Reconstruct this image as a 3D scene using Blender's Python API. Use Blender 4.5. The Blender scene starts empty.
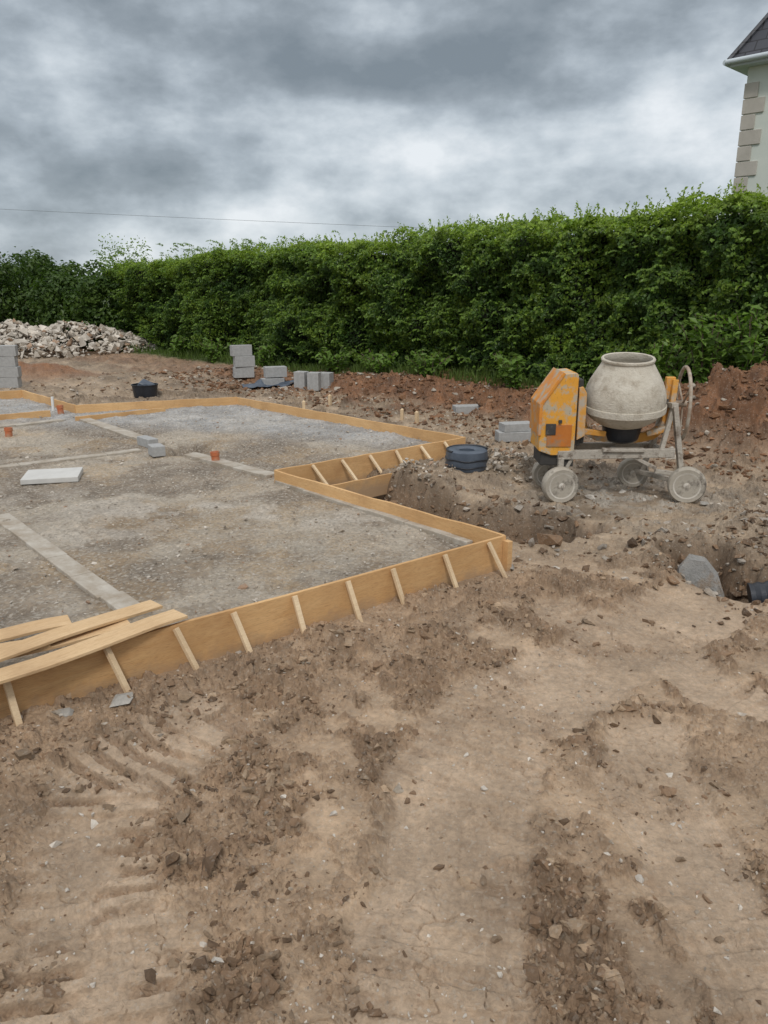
import bpy, bmesh, math, random
import numpy as np
from mathutils import Vector, Matrix
random.seed(7); rng = np.random.default_rng(11)
scene = bpy.context.scene
COL = scene.collection
CAMH = 1.9; F = 780.0; PITCH = math.radians(16.2)
cP, sP = math.cos(PITCH), math.sin(PITCH)

# ------------------------------------------------------------------ helpers
def at(px, py, z=0.0):
    u = (px-384)/F; v = (512-py)/F
    dy = cP+v*sP; dz = -sP+v*cP
    t = (z-CAMH)/dz
    return Vector((u*t, dy*t, z))
def tag(o, label=None, cat=None, group=None, kind=None):
    if label: o['label'] = label
    if cat: o['category'] = cat
    if group: o['group'] = group
    if kind: o['kind'] = kind
    return o
def empty(name, loc, rz=0, label=None, cat=None, group=None):
    o = bpy.data.objects.new(name, None); COL.objects.link(o)
    o.empty_display_size = .1
    o.location = loc; o.rotation_euler = (0, 0, rz)
    return tag(o, label, cat, group)
def link_mesh(name, me, mat, parent=None, bevel=0, smooth=None):
    o = bpy.data.objects.new(name, me); COL.objects.link(o)
    if mat: me.materials.append(mat)
    if parent: o.parent = parent
    if smooth is not None:
        me.polygons.foreach_set('use_smooth', [True]*len(me.polygons))
        me.set_sharp_from_angle(angle=math.radians(smooth))
    if bevel:
        b = o.modifiers.new('bevel', 'BEVEL'); b.width = bevel; b.segments = 2; b.limit_method = 'ANGLE'
    return o
def np_mesh(name, V, Fq, col=None, smooth=False):
    V = np.asarray(V, dtype=np.float32); Fq = np.asarray(Fq, dtype=np.int32)
    k = Fq.shape[1]; n = len(Fq)
    me = bpy.data.meshes.new(name)
    me.vertices.add(len(V)); me.vertices.foreach_set('co', V.ravel())
    me.loops.add(n*k); me.loops.foreach_set('vertex_index', Fq.ravel())
    me.polygons.add(n)
    me.polygons.foreach_set('loop_start', np.arange(0, n*k, k, dtype=np.int32))
    me.polygons.foreach_set('loop_total', np.full(n, k, dtype=np.int32))
    me.polygons.foreach_set('use_smooth', np.full(n, bool(smooth)))
    me.update(calc_edges=True)
    if col is not None:
        a = me.color_attributes.new('Col', 'FLOAT_COLOR', 'POINT')
        c = np.ones((len(V), 4), dtype=np.float32); c[:, :3] = col
        a.data.foreach_set('color', c.ravel())
    return me
class MB:
    def __init__(s): s.v = []; s.f = []
    def add(s, vs, fs):
        b = len(s.v); s.v += [tuple(v) for v in vs]; s.f += [tuple(i+b for i in f) for f in fs]; return s
    def box(s, c, size, rot=None):
        M = rot if rot is not None else Matrix.Identity(3)
        vs = [Vector(c)+M@Vector((sx*size[0]/2, sy*size[1]/2, sz*size[2]/2)) for sz in (-1, 1) for sy in (-1, 1) for sx in (-1, 1)]
        return s.add(vs, [(0,2,3,1),(4,5,7,6),(0,1,5,4),(2,6,7,3),(0,4,6,2),(1,3,7,5)])
    def bar(s, p0, p1, w, h, up=(0,0,1)):
        p0, p1 = Vector(p0), Vector(p1); d = (p1-p0); L = d.length; d.normalize()
        up = Vector(up)
        if abs(d.dot(up)) > .98: up = Vector((1,0,0))
        y = up.cross(d).normalized(); z = d.cross(y)
        M = Matrix((d, y, z)).transposed()
        return s.box((p0+p1)/2, (L, w, h), M)
    def tube(s, pts, r, n=10, closed=False):
        pts = [Vector(p) for p in pts]; N = len(pts); rings = []
        prev = None
        for i, p in enumerate(pts):
            if closed: d = (pts[(i+1) % N]-pts[i-1]).normalized()
            else: d = (pts[min(i+1, N-1)]-pts[max(i-1, 0)]).normalized()
            if prev is None:
                a = Vector((0,0,1)) if abs(d.z) < .9 else Vector((1,0,0))
                x = d.cross(a).normalized()
            else:
                x = (prev-d*prev.dot(d)).normalized()
            prev = x; y = d.cross(x)
            rr = r[i] if isinstance(r, (list, tuple)) else r
            rings.append([p+x*rr*math.cos(2*math.pi*k/n)+y*rr*math.sin(2*math.pi*k/n) for k in range(n)])
        vs = [q for R in rings for q in R]; fs = []
        for i in range(N if closed else N-1):
            j = (i+1) % N
            for k in range(n):
                fs.append((i*n+k, i*n+(k+1) % n, j*n+(k+1) % n, j*n+k))
        if not closed:
            fs.append(tuple(range(n))[::-1]); fs.append(tuple((N-1)*n+k for k in range(n)))
        return s.add(vs, fs)
    def lathe(s, prof, n=40, M=None):
        M = M if M is not None else Matrix.Identity(4)
        vs = [M@Vector((r*math.cos(2*math.pi*k/n), r*math.sin(2*math.pi*k/n), z)) for r, z in prof for k in range(n)]
        fs = []
        for i in range(len(prof)-1):
            for k in range(n):
                fs.append((i*n+k, i*n+(k+1) % n, (i+1)*n+(k+1) % n, (i+1)*n+k))
        if prof[0][0] > 0: fs.append(tuple(range(n))[::-1])
        if prof[-1][0] > 0: fs.append(tuple((len(prof)-1)*n+k for k in range(n)))
        return s.add(vs, fs)
    def prism(s, poly, y0, y1):          # poly in xz
        n = len(poly)
        vs = [(x, y0, z) for x, z in poly]+[(x, y1, z) for x, z in poly]
        fs = [tuple(range(n)), tuple(range(2*n-1, n-1, -1))]+[(i, i+n, (i+1) % n+n, (i+1) % n) for i in range(n)]
        return s.add(vs, fs)
    def build(s, name, mat, parent=None, bevel=0, smooth=None):
        me = bpy.data.meshes.new(name); me.from_pydata(s.v, [], s.f); me.update()
        bm = bmesh.new(); bm.from_mesh(me); bmesh.ops.recalc_face_normals(bm, faces=bm.faces); bm.to_mesh(me); bm.free()
        return link_mesh(name, me, mat, parent, bevel, smooth)

# ---- noise
def hsh(xi, yi, seed):
    h = (xi.astype(np.int64)*374761393+yi.astype(np.int64)*668265263+seed*982451653) & 0xffffffff
    h = ((h ^ (h >> 13))*1274126177) & 0xffffffff
    h = ((h ^ (h >> 16))*2246822519) & 0xffffffff
    return ((h ^ (h >> 15)) & 0xffffff)/float(0xffffff)
def vn(x, y, seed=0):
    xi = np.floor(x); yi = np.floor(y); fx = x-xi; fy = y-yi
    fx = fx*fx*(3-2*fx); fy = fy*fy*(3-2*fy)
    a = hsh(xi, yi, seed); b = hsh(xi+1, yi, seed); c = hsh(xi, yi+1, seed); d = hsh(xi+1, yi+1, seed)
    return (a*(1-fx)+b*fx)*(1-fy)+(c*(1-fx)+d*fx)*fy
def fbm(x, y, o=4, seed=0):
    s = 0; a = .5; t = 0
    for i in range(o):
        s = s+a*vn(x, y, seed+i*17); t += a; a *= .5
        x, y = (x*1.6+y*1.2)+3.1, (-x*1.2+y*1.6)+7.7
    return s/t
def sst(a, b, x):
    t = np.clip((x-a)/(b-a), 0, 1); return t*t*(3-2*t)
def clods(x, y, cell, seed, prob, flat=.6):
    xi = np.floor(x/cell); yi = np.floor(y/cell); res = np.zeros_like(x)
    for dx in (-1, 0, 1):
        for dy in (-1, 0, 1):
            cx = xi+dx; cy = yi+dy
            h1 = hsh(cx, cy, seed); h2 = hsh(cx, cy, seed+1); h3 = hsh(cx, cy, seed+2); h4 = hsh(cx, cy, seed+3)
            r = cell*(.2+.6*h3*h3+.1)
            ex = (x-(cx+h1)*cell); ey = (y-(cy+h2)*cell)
            an = h4*12.; ca = np.cos(an); sa = np.sin(an)
            gx = np.abs(ex*ca+ey*sa); gy = np.abs(-ex*sa+ey*ca)*1.3
            d = .55*np.hypot(gx, gy)+.45*np.maximum(gx, gy)*1.2
            tilt = (h1-.5)*ex/r*.7+(h2-.5)*ey/r*.7
            val = np.minimum(np.maximum(r-d, 0)*2.4, r*(.75+tilt))*flat*(h4 < prob)
            res = np.maximum(res, val)
    return res
def segd(x, y, pts):
    best = np.full(x.shape, 1e9); along = np.zeros_like(x); sgn = np.zeros_like(x); acc = 0
    for (ax, ay), (bx, by) in zip(pts[:-1], pts[1:]):
        dx, dy = bx-ax, by-ay; L2 = dx*dx+dy*dy; L = math.sqrt(L2)
        t = np.clip(((x-ax)*dx+(y-ay)*dy)/L2, 0, 1)
        d = np.hypot(x-ax-t*dx, y-ay-t*dy)
        m = d < best; best = np.where(m, d, best); along = np.where(m, acc+t*L, along); sgn = np.where(m, np.sign((x-ax)*dy-(y-ay)*dx), sgn); acc += L
    return best, along, sgn
def G(*pp): return [tuple(at(px, py, 0).xy) for px, py in pp]

# ------------------------------------------------------------------ layout
TOP = .25; FILL = .13
C1 = at(505, 535, TOP).xy; AL = at(0, 672, TOP).xy
C2 = at(275, 470, TOP).xy; C3 = at(465, 437, TOP).xy; C4 = at(237, 397, TOP).xy
C5 = at(75, 405, TOP).xy; C6 = at(22, 390, TOP).xy
dA = (C1-AL).normalized(); dB = (C2-C1).normalized()
L0 = C1-dA*8.2
LB = C6-dA*5
OA = Vector((.615, -.789))
poly = [tuple(p) for p in (L0, C1, C2, C3, C4, C5, C6, LB, Vector((-12.0, 4.0)))]
def inpoly(x, y, P):
    r = np.zeros(x.shape, bool); n = len(P)
    for i in range(n):
        x0, y0 = P[i]; x1, y1 = P[(i+1) % n]
        c = ((y0 > y) != (y1 > y)) & (x < (x1-x0)*(y-y0)/((y1-y0) if y1 != y0 else 1e-9)+x0)
        r ^= c
    return r
NH = Vector((.714, .700)); BH = Vector((-.700, .714))
HB = 11.13
TR = [G((450,1150),(450,900),(460,790),(515,705),(620,645),(700,600)),
      G((60,1150),(80,900),(105,790),(190,730)),
      G((800,1010),(700,880),(650,790),(640,730)),
      G((820,720),(720,690),(640,640),(560,610))]
TW = [.30, .25, .18, .20]
RL = [G((225,1150),(240,900),(215,790),(320,700),(430,655)),
      G((480,690),(560,740),(645,795)), G((700,765),(800,745)),
      G((575,840),(590,880)), G((-20,900),(10,800)), G((620,980),(650,1060)), G((560,650),(690,640),(780,650)), G((100,720),(260,690),(400,620),(520,590)), G((330,940),(370,1010)), G((720,850),(790,880))]
RW = [.12, .12, .09, .06, .10, .05, .08, .12, .05, .07]
TRN1 = [(1.30, 6.02), (.75, 6.25), (-.5, 7.45), (-.75, 7.8)]
TRN2 = [(2.34, 5.3), (2.34, 4.95), (2.75, 4.5), (3.8, 4.3)]
MIX = at(620, 500, 0)
def terrain(x, y, detail=True, want_col=False):
    r = np.hypot(x, y)
    n1 = fbm(x*.55, y*.55, 3, 1); n2 = fbm(x*1.7, y*1.7, 4, 5); n3 = fbm(x*5, y*5, 4, 9)
    wx = x+(n2-.5)*.30; wy = y+(n3-.5)*.18
    z = (n1-.5)*.07+(n2-.5)*.03
    trk = np.zeros_like(x); cle = np.zeros_like(x); rgh0 = np.zeros_like(x); stk = np.zeros_like(x); gap = np.zeros_like(x)
    for i, (T, w) in enumerate(zip(TR, TW)):
        d, s, sg = segd(wx, wy, T); m = 1-sst(w*.85, w*1.08, d); trk = np.maximum(trk, m)
        rim = np.exp(-((d-w*1.12)/.03)**2); z = z+rim*.016*sst(.4, .55, n3)
        s0 = segd(x, y, T)[1]
        ph = (s0/(.10 if i == 1 else .125)+(n3-.5)*.35+(n2-.5)*.3+sg*d*.8) % 1.0
        cc = m*sst(.16, .24, ph)*(1-sst(.64, .76, ph))
        if i == 1:
            brk = sst(.28, .42, n3*.5+n2*.5)
            lug = 1-.6*np.exp(-((sg*d-.02)/.018)**2)
            cle = np.maximum(cle, cc*brk*lug); gap = np.maximum(gap, m*(1-cc)*sst(.42, .54, n3))
        else:
            q = sst(.46, .54, n2); cle = np.maximum(cle, cc*.5*q); gap = np.maximum(gap, m*(1-cc)*sst(.50, .58, n3)*q*.5)
        stk = np.where(m > .5, vn(sg*d*55+7, s*2.0, 90+i)*.6+vn(sg*d*130+7, s*4, 94+i)*.4, stk)
    for T, w in zip(RL, RW):
        d, s, sg = segd(wx, wy, T); rgh0 = np.maximum(rgh0, (1-sst(w*.5, w*1.5, d+(n3-.5)*.36))*(.4+.6*sst(.38, .52, n3)))
    rough = sst(.49, .55, n2*.4+n3*.6)*(1-.9*trk)
    rough = np.maximum(np.maximum(rough, rgh0*(1-.5*trk)), gap*.5)
    far = sst(5.2, 6.5, r); rough = np.maximum(rough*(1-far), far*.8*sst(.4, .6, n3))
    a0 = L0+OA*.3; a1 = C1+OA*.3
    dA1 = segd(x, y, [tuple(a0), tuple(a1)])[0]
    foot = 1-sst(.0, .35, dA1)
    rough = np.maximum(rough, foot*.75)
    z = z+foot*(.01+.13*sst(.3, .7, n3)*n2*1.4)+.05*(1-sst(-2.2, -.9, x))*(1-sst(0, .8, dA1))-trk*.018
    sx = x*NH.x+y*NH.y; sy = x*BH.x+y*BH.y
    bh = .30*(1-.7*sst(9.5, 14, sy))
    dsig = sx-(HB-1.5)+(n2-.5)*1.9+(n3-.5)*.5
    z = z+bh*sst(-.9, .6, dsig)
    for (P, h, w) in (([(4.6, 9.6), (5.4, 9.0), (7.5, 7.6)], .68, 1.0), ([(2.2, 11.0), (3.4, 10.1)], .10, .7),
                      ([(.35, 7.35), (.75, 7.75)], .18, .5), ([(1.35, 8.0), (1.6, 8.2)], .12, .4), ([(1.75, 5.75), (1.95, 5.5)], .05, .3),
                      ([(3.0, 5.9), (4.2, 5.6)], .16, .45), ([(-9.0, 16.6), (-7.4, 16.9)], .30, .8), ([(-5.5, 15.6), (-3.5, 16.5)], .14, .9)):
        d = segd(wx, wy, P)[0]; z = z+h*np.exp(-(d/w)**2)*(.65+.7*n2)
    jx = (n3-.5)*.22+(n2-.5)*.4; jy = (fbm(x*2.6, y*2.6, 3, 211)-.5)*.5
    t1 = segd(x+jx, y+jy, TRN1)[0]; t2 = segd(x+jx, y+jy, TRN2)[0]
    tr1 = 1-sst(.20, .48, t1); tr2 = 1-sst(.12, .33, t2)
    z = z-.46*tr1*(.8+.4*n2)-.42*tr2*(.8+.4*n2)
    z = z+.07*np.exp(-((t2-.38)/.08)**2)*n3+.07*np.exp(-((t1-.54)/.09)**2)*n3
    fl = 1-sst(.75, 1.2, np.hypot((x-MIX.x)*.85, (y-MIX.y-.2)*1.2)); z = z*(1-fl)+fl*(n3-.5)*.03
    midr = far*(1-fl)*(1-sst(22, 30, r))
    z = z+midr*((n3-.5)*.09+(fbm(x*11, y*11, 3, 301)-.5)*.03)
    z = np.where(r > 40, z*.3, z)
    crk = np.zeros_like(x)
    if detail:
        m = (r < 15) & (y > 0)
        xs, ys, rs = x[m], y[m], rough[m]
        tk = trk[m]; bigr = 1+.8*sst(6, 9, r[m])
        c0 = clods(xs+.01*np.sin(ys*90), ys+.01*np.sin(xs*80), .12, 3, .55, .8)
        c1 = clods(xs, ys, .065, 31, .75, .95)
        c2 = clods(xs, ys, .034, 61, .85, 1.0)
        c3 = clods(xs, ys, .019, 71, .9, 1.0)
        fine = fbm(xs*38, ys*38, 3, 77)
        wob = fbm(xs*9, ys*9, 3, 55)
        cr = .8*np.exp(-(np.abs(fbm(xs*5+9, ys*11, 3, 421)-.5)/.008)**2)*sst(.5, .6, vn(xs*3, ys*3, 5))
        cr = np.minimum(cr, 1)*(1-rs)
        crk[m] = cr
        pk = (1-rs)*(c3*.5*(wob > .5)+c2*.5*(wob > .56)+c1*.35*(wob > .60))*(1-.75*tk)
        e = rs*(c0*.45*bigr+c1*.75*bigr+c2*.85+c3*.7-.020)+pk+(fine-.5)*(.004+.018*rs)+(wob-.5)*.020*(1-.5*tk)-cr*.009
        z = z.copy(); z[m] += e+cle[m]*.024+(stk[m]-.5)*.008*tk
        z[~m] += rough[~m]*(n3[~m]-.5)*.12
        lump = np.zeros_like(x); lump[m] = np.maximum(rs*sst(.003, .02, c0*.4+c1*.5+c2+c3*.5)*.8, sst(.002, .008, pk)*.7)
    inside = inpoly(x, y, poly)
    z = np.where(inside, -.2, z)
    if not want_col: return z
    tan = np.array((.425, .308, .205)); brn = np.array((.205, .130, .077)); grv = np.array((.37, .29, .205)); red = np.array((.20, .098, .048)); grn = np.array((.07, .10, .03)); gry = np.array((.42, .385, .33))
    n4 = fbm(x*9, y*9, 3, 41)[..., None]; R = rough[..., None]; n5 = fbm(x*2.6+5, y*2.6, 4, 47)[..., None]
    c = tan*(.80+.4*n4)*(.66+.68*n5)
    tk = (trk*(.85+.6*(stk-.5)))[..., None]*(.55+.45*sst(.4, .6, n5)); c = c*(1-.6*tk)+np.array((.545, .42, .305))*.6*tk
    gp = gap[..., None]; c = c*(1-.4*gp)+brn*1.4*.4*gp
    c = c*(1-R*.32)+brn*1.3*R*.32
    L = lump[..., None]; c = c*(1-.6*L)+brn*(.5+1.2*n4)*.6*L
    K = crk[..., None]; c = c*(1-.4*K)+brn*.4*K
    fz = sst(4.6, 6.3, r)[..., None]
    g = grv*(.7+.6*n4)*(1-sst(.45, .65, n2)[..., None]*.4)*(1-.3*R)
    c = c*(1-fz*.75)+g*fz*.75
    near = np.exp(-(np.hypot(x-MIX.x-.1, y-MIX.y-.1)/.9)**2)[..., None]*sst(.35, .6, n3)[..., None]; c = c*(1-.8*near)+gry*1.1*.8*near
    b = (sst(-.9, -.2, dsig)*(1-sst(12, 16, sy)*.5))[..., None]
    b = np.maximum(b, (np.exp(-(segd(wx, wy, [(4.1, 10.0), (5.2, 9.0), (7.5, 7.4)])[0]/1.3)**2))[..., None])
    c = c*(1-b)+red*(.4+1.2*n4)*b
    d8 = (np.exp(-(segd(wx, wy, [(-9.8, 16.4), (-7.0, 16.9)])[0]/.9)**2))[..., None]; c = c*(1-d8)+red*1.2*d8
    tt = np.maximum(1-sst(.30, .56, t1), 1-sst(.18, .40, t2))[..., None]*.85; c = c*(1-tt)+brn*(.35+.8*n4)*tt
    gz = (sst(HB-.9, HB-.3, sx+(n3-.5)*1.0)*sst(9, 13, sy))[..., None]; c = c*(1-gz)+grn*gz
    gz = sst(HB+1, HB+2, sx)[..., None]; c = c*(1-gz)+grn*gz
    gz = sst(28, 36, r)[..., None]; c = c*(1-gz)+grn*1.3*gz
    return z, c
def hz(x, y): return float(terrain(np.array([float(x)]), np.array([float(y)]), True)[0])
def on(px, py):
    z = 0.
    for _ in range(8):
        p = at(px, py, z); z = .5*z+.5*hz(p.x, p.y)
    p = at(px, py, z); p.z = z; return p
def onf(px, py): return at(px, py, FILL+.005)

# ------------------------------------------------------------------ materials
def mat_new(name):
    m = bpy.data.materials.new(name); m.use_nodes = True
    nt = m.node_tree; b = nt.nodes['Principled BSDF']; return m, nt, b
def N(nt, t, **kw):
    n = nt.nodes.new(t)
    for k, v in kw.items(): setattr(n, k, v)
    return n
def mixc(nt, fac, a, b, blend='MIX'):
    n = nt.nodes.new('ShaderNodeMix'); n.data_type = 'RGBA'; n.blend_type = blend
    for sock, v in ((n.inputs[0], fac), (n.inputs[6], a), (n.inputs[7], b)):
        if isinstance(v, bpy.types.NodeSocket): nt.links.new(v, sock)
        elif isinstance(v, (int, float)): sock.default_value = v
        else: sock.default_value = (*v, 1)
    return n.outputs[2]
def ramp(nt, src, a, b, va=0., vb=1.):
    n = nt.nodes.new('ShaderNodeMapRange'); n.inputs[1].default_value = a; n.inputs[2].default_value = b; n.inputs[3].default_value = va; n.inputs[4].default_value = vb
    nt.links.new(src, n.inputs[0]); return n.outputs[0]
def noise(nt, scale, detail=5, rough=.6, vec=None, stretch=None, co='Object'):
    tc = N(nt, 'ShaderNodeTexCoord'); src = tc.outputs[co]
    if stretch:
        mp = N(nt, 'ShaderNodeMapping'); mp.inputs['Scale'].default_value = stretch; nt.links.new(src, mp.inputs[0]); src = mp.outputs[0]
    n = N(nt, 'ShaderNodeTexNoise'); n.inputs['Scale'].default_value = scale; n.inputs['Detail'].default_value = detail; n.inputs['Roughness'].default_value = rough
    nt.links.new(src, n.inputs['Vector']); return n.outputs['Fac']
def bump(nt, b, h, strength=.4, dist=.01):
    n = N(nt, 'ShaderNodeBump'); n.inputs['Strength'].default_value = strength; n.inputs['Distance'].default_value = dist
    nt.links.new(h, n.inputs['Height']); nt.links.new(n.outputs[0], b.inputs['Normal'])
def simple(name, c1, c2, scale=8, rough=.8, bs=.3, bd=.005, stain=None, stain_lo=.5, stain_hi=.6, metal=0, stretch=None, stain_scale=5, dirt=None):
    m, nt, b = mat_new(name)
    f = noise(nt, scale, 6, .65, stretch=stretch)
    c = mixc(nt, ramp(nt, f, .3, .7), c1, c2)
    if stain:
        g = noise(nt, stain_scale, 8, .7); c = mixc(nt, ramp(nt, g, stain_lo, stain_hi), c, stain)
    if dirt:
        g = noise(nt, stain_scale*1.7, 8, .75, co='Generated'); c = mixc(nt, ramp(nt, g, .56, .68, 0, .8), c, dirt)
    nt.links.new(c, b.inputs['Base Color']); b.inputs['Roughness'].default_value = rough; b.inputs['Metallic'].default_value = metal
    if bs: bump(nt, b, noise(nt, scale*6, 4, .7, stretch=stretch), bs, bd)
    return m
def earth(name, gscale=90, contrast=.35, bd=.006, amt=.35, lo=.80, r0=.68, r1=.92):
    m, nt, b = mat_new(name)
    a = N(nt, 'ShaderNodeAttribute', attribute_name='Col')
    f = noise(nt, 30, 8, .75); f2 = noise(nt, 3.0, 5, .6)
    c = mixc(nt, 1.0, a.outputs['Color'], mixc(nt, ramp(nt, f, .3, .7), (1-contrast,)*3, (1+contrast,)*3), 'MULTIPLY')
    c = mixc(nt, 1.0, c, mixc(nt, ramp(nt, f2, .3, .7), (.80, .79, .78), (1.12, 1.12, 1.12)), 'MULTIPLY')
    tc = N(nt, 'ShaderNodeTexCoord'); vo = N(nt, 'ShaderNodeTexVoronoi'); vo.inputs['Scale'].default_value = gscale
    nt.links.new(tc.outputs['Object'], vo.inputs['Vector'])
    sp = N(nt, 'ShaderNodeSeparateColor'); nt.links.new(vo.outputs['Color'], sp.inputs[0])
    c = mixc(nt, ramp(nt, sp.outputs[0], lo, lo+.1, 0, amt), c, mixc(nt, sp.outputs[1], (.20, .165, .13), (.60, .55, .47)))
    nt.links.new(c, b.inputs['Base Color'])
    nt.links.new(ramp(nt, f2, .3, .7, r0, r1), b.inputs['Roughness'])
    b.inputs['Specular IOR Level'].default_value = .35
    ad = N(nt, 'ShaderNodeMath', operation='ADD'); nt.links.new(noise(nt, 120, 5, .75), ad.inputs[0]); nt.links.new(f, ad.inputs[1])
    bump(nt, b, ad.outputs[0], .8, bd)
    return m
M = {}
M['ground'] = earth('mud', 100, .28, .008, .22, .8, .5, .85)
M['fill'] = earth('crushed_stone', 60, .34, .012, .55, .58)
M['stone'] = earth('stone_surface', 40, .2, .004)
def wood(name, c1, c2, dark, mud=.75):
    m, nt, b = mat_new(name)
    f = noise(nt, 6, 6, .6, stretch=(1, 9, 9)); f2 = noise(nt, 2.2, 5, .6); f3 = noise(nt, 30, 3, .5, stretch=(1, 14, 14)); f4 = noise(nt, .9, 3, .5)
    c = mixc(nt, ramp(nt, f, .3, .7), c1, c2); c = mixc(nt, ramp(nt, f3, .50, .72, 0, .6), c, dark)
    c = mixc(nt, ramp(nt, f2, .52, .76, 0, .5), c, dark)
    c = mixc(nt, 1.0, c, mixc(nt, ramp(nt, f4, .35, .65), (.85, .80, .74), (1.1, 1.1, 1.1)), 'MULTIPLY')
    g = N(nt, 'ShaderNodeNewGeometry'); sp = N(nt, 'ShaderNodeSeparateXYZ'); nt.links.new(g.outputs['Position'], sp.inputs[0])
    ad = N(nt, 'ShaderNodeMath', operation='MULTIPLY_ADD'); nt.links.new(noise(nt, 7, 6, .7), ad.inputs[0]); ad.inputs[1].default_value = -.26; nt.links.new(sp.outputs[2], ad.inputs[2])
    c = mixc(nt, ramp(nt, ad.outputs[0], -.14, -.04, mud, 0), c, (.36, .25, .16))
    nt.links.new(c, b.inputs['Base Color']); b.inputs['Roughness'].default_value = .75
    bump(nt, b, f3, .25, .003); return m
M['ply'] = wood('formwork_timber', (.62, .375, .165), (.70, .46, .225), (.36, .19, .08))
M['batten'] = wood('batten_timber', (.70, .54, .35), (.80, .65, .44), (.50, .35, .20), .4)
M['plank'] = wood('plank_timber', (.60, .41, .22), (.70, .51, .30), (.36, .22, .11))
M['block'] = simple('grey_block', (.32, .32, .31), (.43, .43, .42), 20, .95, .8, .006)
M['strip'] = simple('mortar_strip', (.40, .36, .30), (.51, .47, .405), 9, .95, .6, .006, stain=(.33, .275, .21), stain_lo=.42, stain_hi=.62)
M['paver'] = simple('pale_paver', (.52, .51, .48), (.60, .59, .56), 8, .9, .4, .003)
M['cement'] = simple('cement_crust', (.54, .49, .40), (.65, .605, .515), 9, .9, .9, .012, stain=(.38, .325, .25), stain_lo=.50, stain_hi=.68, stain_scale=6)
M['yellow'] = simple('yellow_paint', (.70, .31, .03), (.76, .38, .05), 5, .5, .3, .003, stain=(.47, .40, .29), stain_lo=.48, stain_hi=.56, stain_scale=9, dirt=(.10, .075, .05))
M['yellow_dirty'] = simple('dirty_yellow_paint', (.60, .27, .04), (.67, .34, .07), 5, .6, .4, .004, stain=(.44, .38, .30), stain_lo=.46, stain_hi=.58, stain_scale=8)
M['flap'] = simple('orange_edge_paint', (.60, .20, .03), (.70, .30, .04), 7, .6, .4, .004, stain=(.44, .37, .28), stain_lo=.48, stain_hi=.60, stain_scale=8)
M['orange_dark'] = simple('orange_paint', (.46, .14, .02), (.55, .19, .03), 6, .6, .3, .003, stain=(.28, .21, .14), stain_lo=.48, stain_hi=.62)
M['frame'] = simple('cement_coated_steel', (.38, .345, .29), (.50, .455, .39), 12, .85, .9, .01, stain=(.16, .12, .09), stain_lo=.52, stain_hi=.66, stain_scale=9)
M['dark'] = simple('dark_steel', (.03, .028, .026), (.06, .055, .05), 10, .7, .3, .003, stain=(.28, .25, .21), stain_lo=.58, stain_hi=.72)
M['tyre'] = simple('dusty_rubber', (.36, .32, .26), (.48, .44, .37), 9, .9, .5, .004, stain=(.13, .11, .09), stain_lo=.50, stain_hi=.66, stain_scale=8)
M['rim'] = simple('cement_splashed_rim', (.54, .50, .43), (.64, .60, .53), 10, .9, .9, .01, stain=(.30, .24, .18), stain_lo=.52, stain_hi=.68, stain_scale=9)
M['rust'] = simple('rusty_steel', (.26, .18, .12), (.38, .31, .24), 12, .8, .4, .003, stain=(.48, .44, .37), stain_lo=.45, stain_hi=.6)
M['black'] = simple('black_plastic', (.012, .014, .018), (.03, .035, .045), 6, .38, .4, .01)
M['bluegrey'] = simple('blue_grey_plastic', (.05, .065, .09), (.10, .125, .16), 6, .45, .3, .005)
M['orange'] = simple('orange_plastic', (.46, .13, .05), (.52, .17, .07), 6, .5, .1, .002, stain=(.38, .25, .17), stain_lo=.46, stain_hi=.62)
M['white'] = simple('white_plastic', (.7, .7, .68), (.78, .78, .76), 6, .5, .1, .001)
M['render'] = simple('pale_render', (.58, .62, .56), (.64, .67, .61), 3, .9, .2, .003)
M['quoin'] = simple('quoin_stone', (.42, .39, .34), (.51, .475, .42), 3, .9, .5, .006)
M['gutter'] = simple('pale_gutter', (.50, .56, .60), (.58, .63, .66), 3, .5, 0)
M['cable'] = simple('cable_sheath', (.10, .105, .11), (.12, .125, .13), 3, .6, 0)
M['bark'] = simple('bark', (.09, .065, .045), (.15, .11, .08), 14, .95, .8, .01)
m, nt, b = mat_new('slate'); M['slate'] = m
tc = N(nt, 'ShaderNodeTexCoord'); br = N(nt, 'ShaderNodeTexBrick')
br.inputs['Scale'].default_value = 1; br.inputs['Brick Width'].default_value = .3; br.inputs['Row Height'].default_value = .2; br.inputs['Mortar Size'].default_value = .012
br.inputs['Color1'].default_value = (.035, .038, .048, 1); br.inputs['Color2'].default_value = (.065, .067, .08, 1); br.inputs['Mortar'].default_value = (.012, .012, .015, 1)
mp = N(nt, 'ShaderNodeMapping'); mp.inputs['Rotation'].default_value = (math.radians(90), 0, 0); nt.links.new(tc.outputs['Object'], mp.inputs[0]); nt.links.new(mp.outputs[0], br.inputs['Vector'])
nt.links.new(br.outputs['Color'], b.inputs['Base Color']); b.inputs['Roughness'].default_value = .55
def leafmat(name, trans=.35):
    m, nt, b = mat_new(name)
    a = N(nt, 'ShaderNodeAttribute', attribute_name='Col')
    nt.links.new(a.outputs['Color'], b.inputs['Base Color']); b.inputs['Roughness'].default_value = .45; b.inputs['Specular IOR Level'].default_value = .35
    t = N(nt, 'ShaderNodeBsdfTranslucent'); nt.links.new(mixc(nt, 1.0, a.outputs['Color'], (1.3, 1.5, .6), 'MULTIPLY'), t.inputs[0])
    ms = N(nt, 'ShaderNodeMixShader'); ms.inputs[0].default_value = trans
    nt.links.new(b.outputs[0], ms.inputs[1]); nt.links.new(t.outputs[0], ms.inputs[2])
    nt.links.new(ms.outputs[0], nt.nodes['Material Output'].inputs['Surface']); return m
M['leaf'] = leafmat('leaf')
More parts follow.
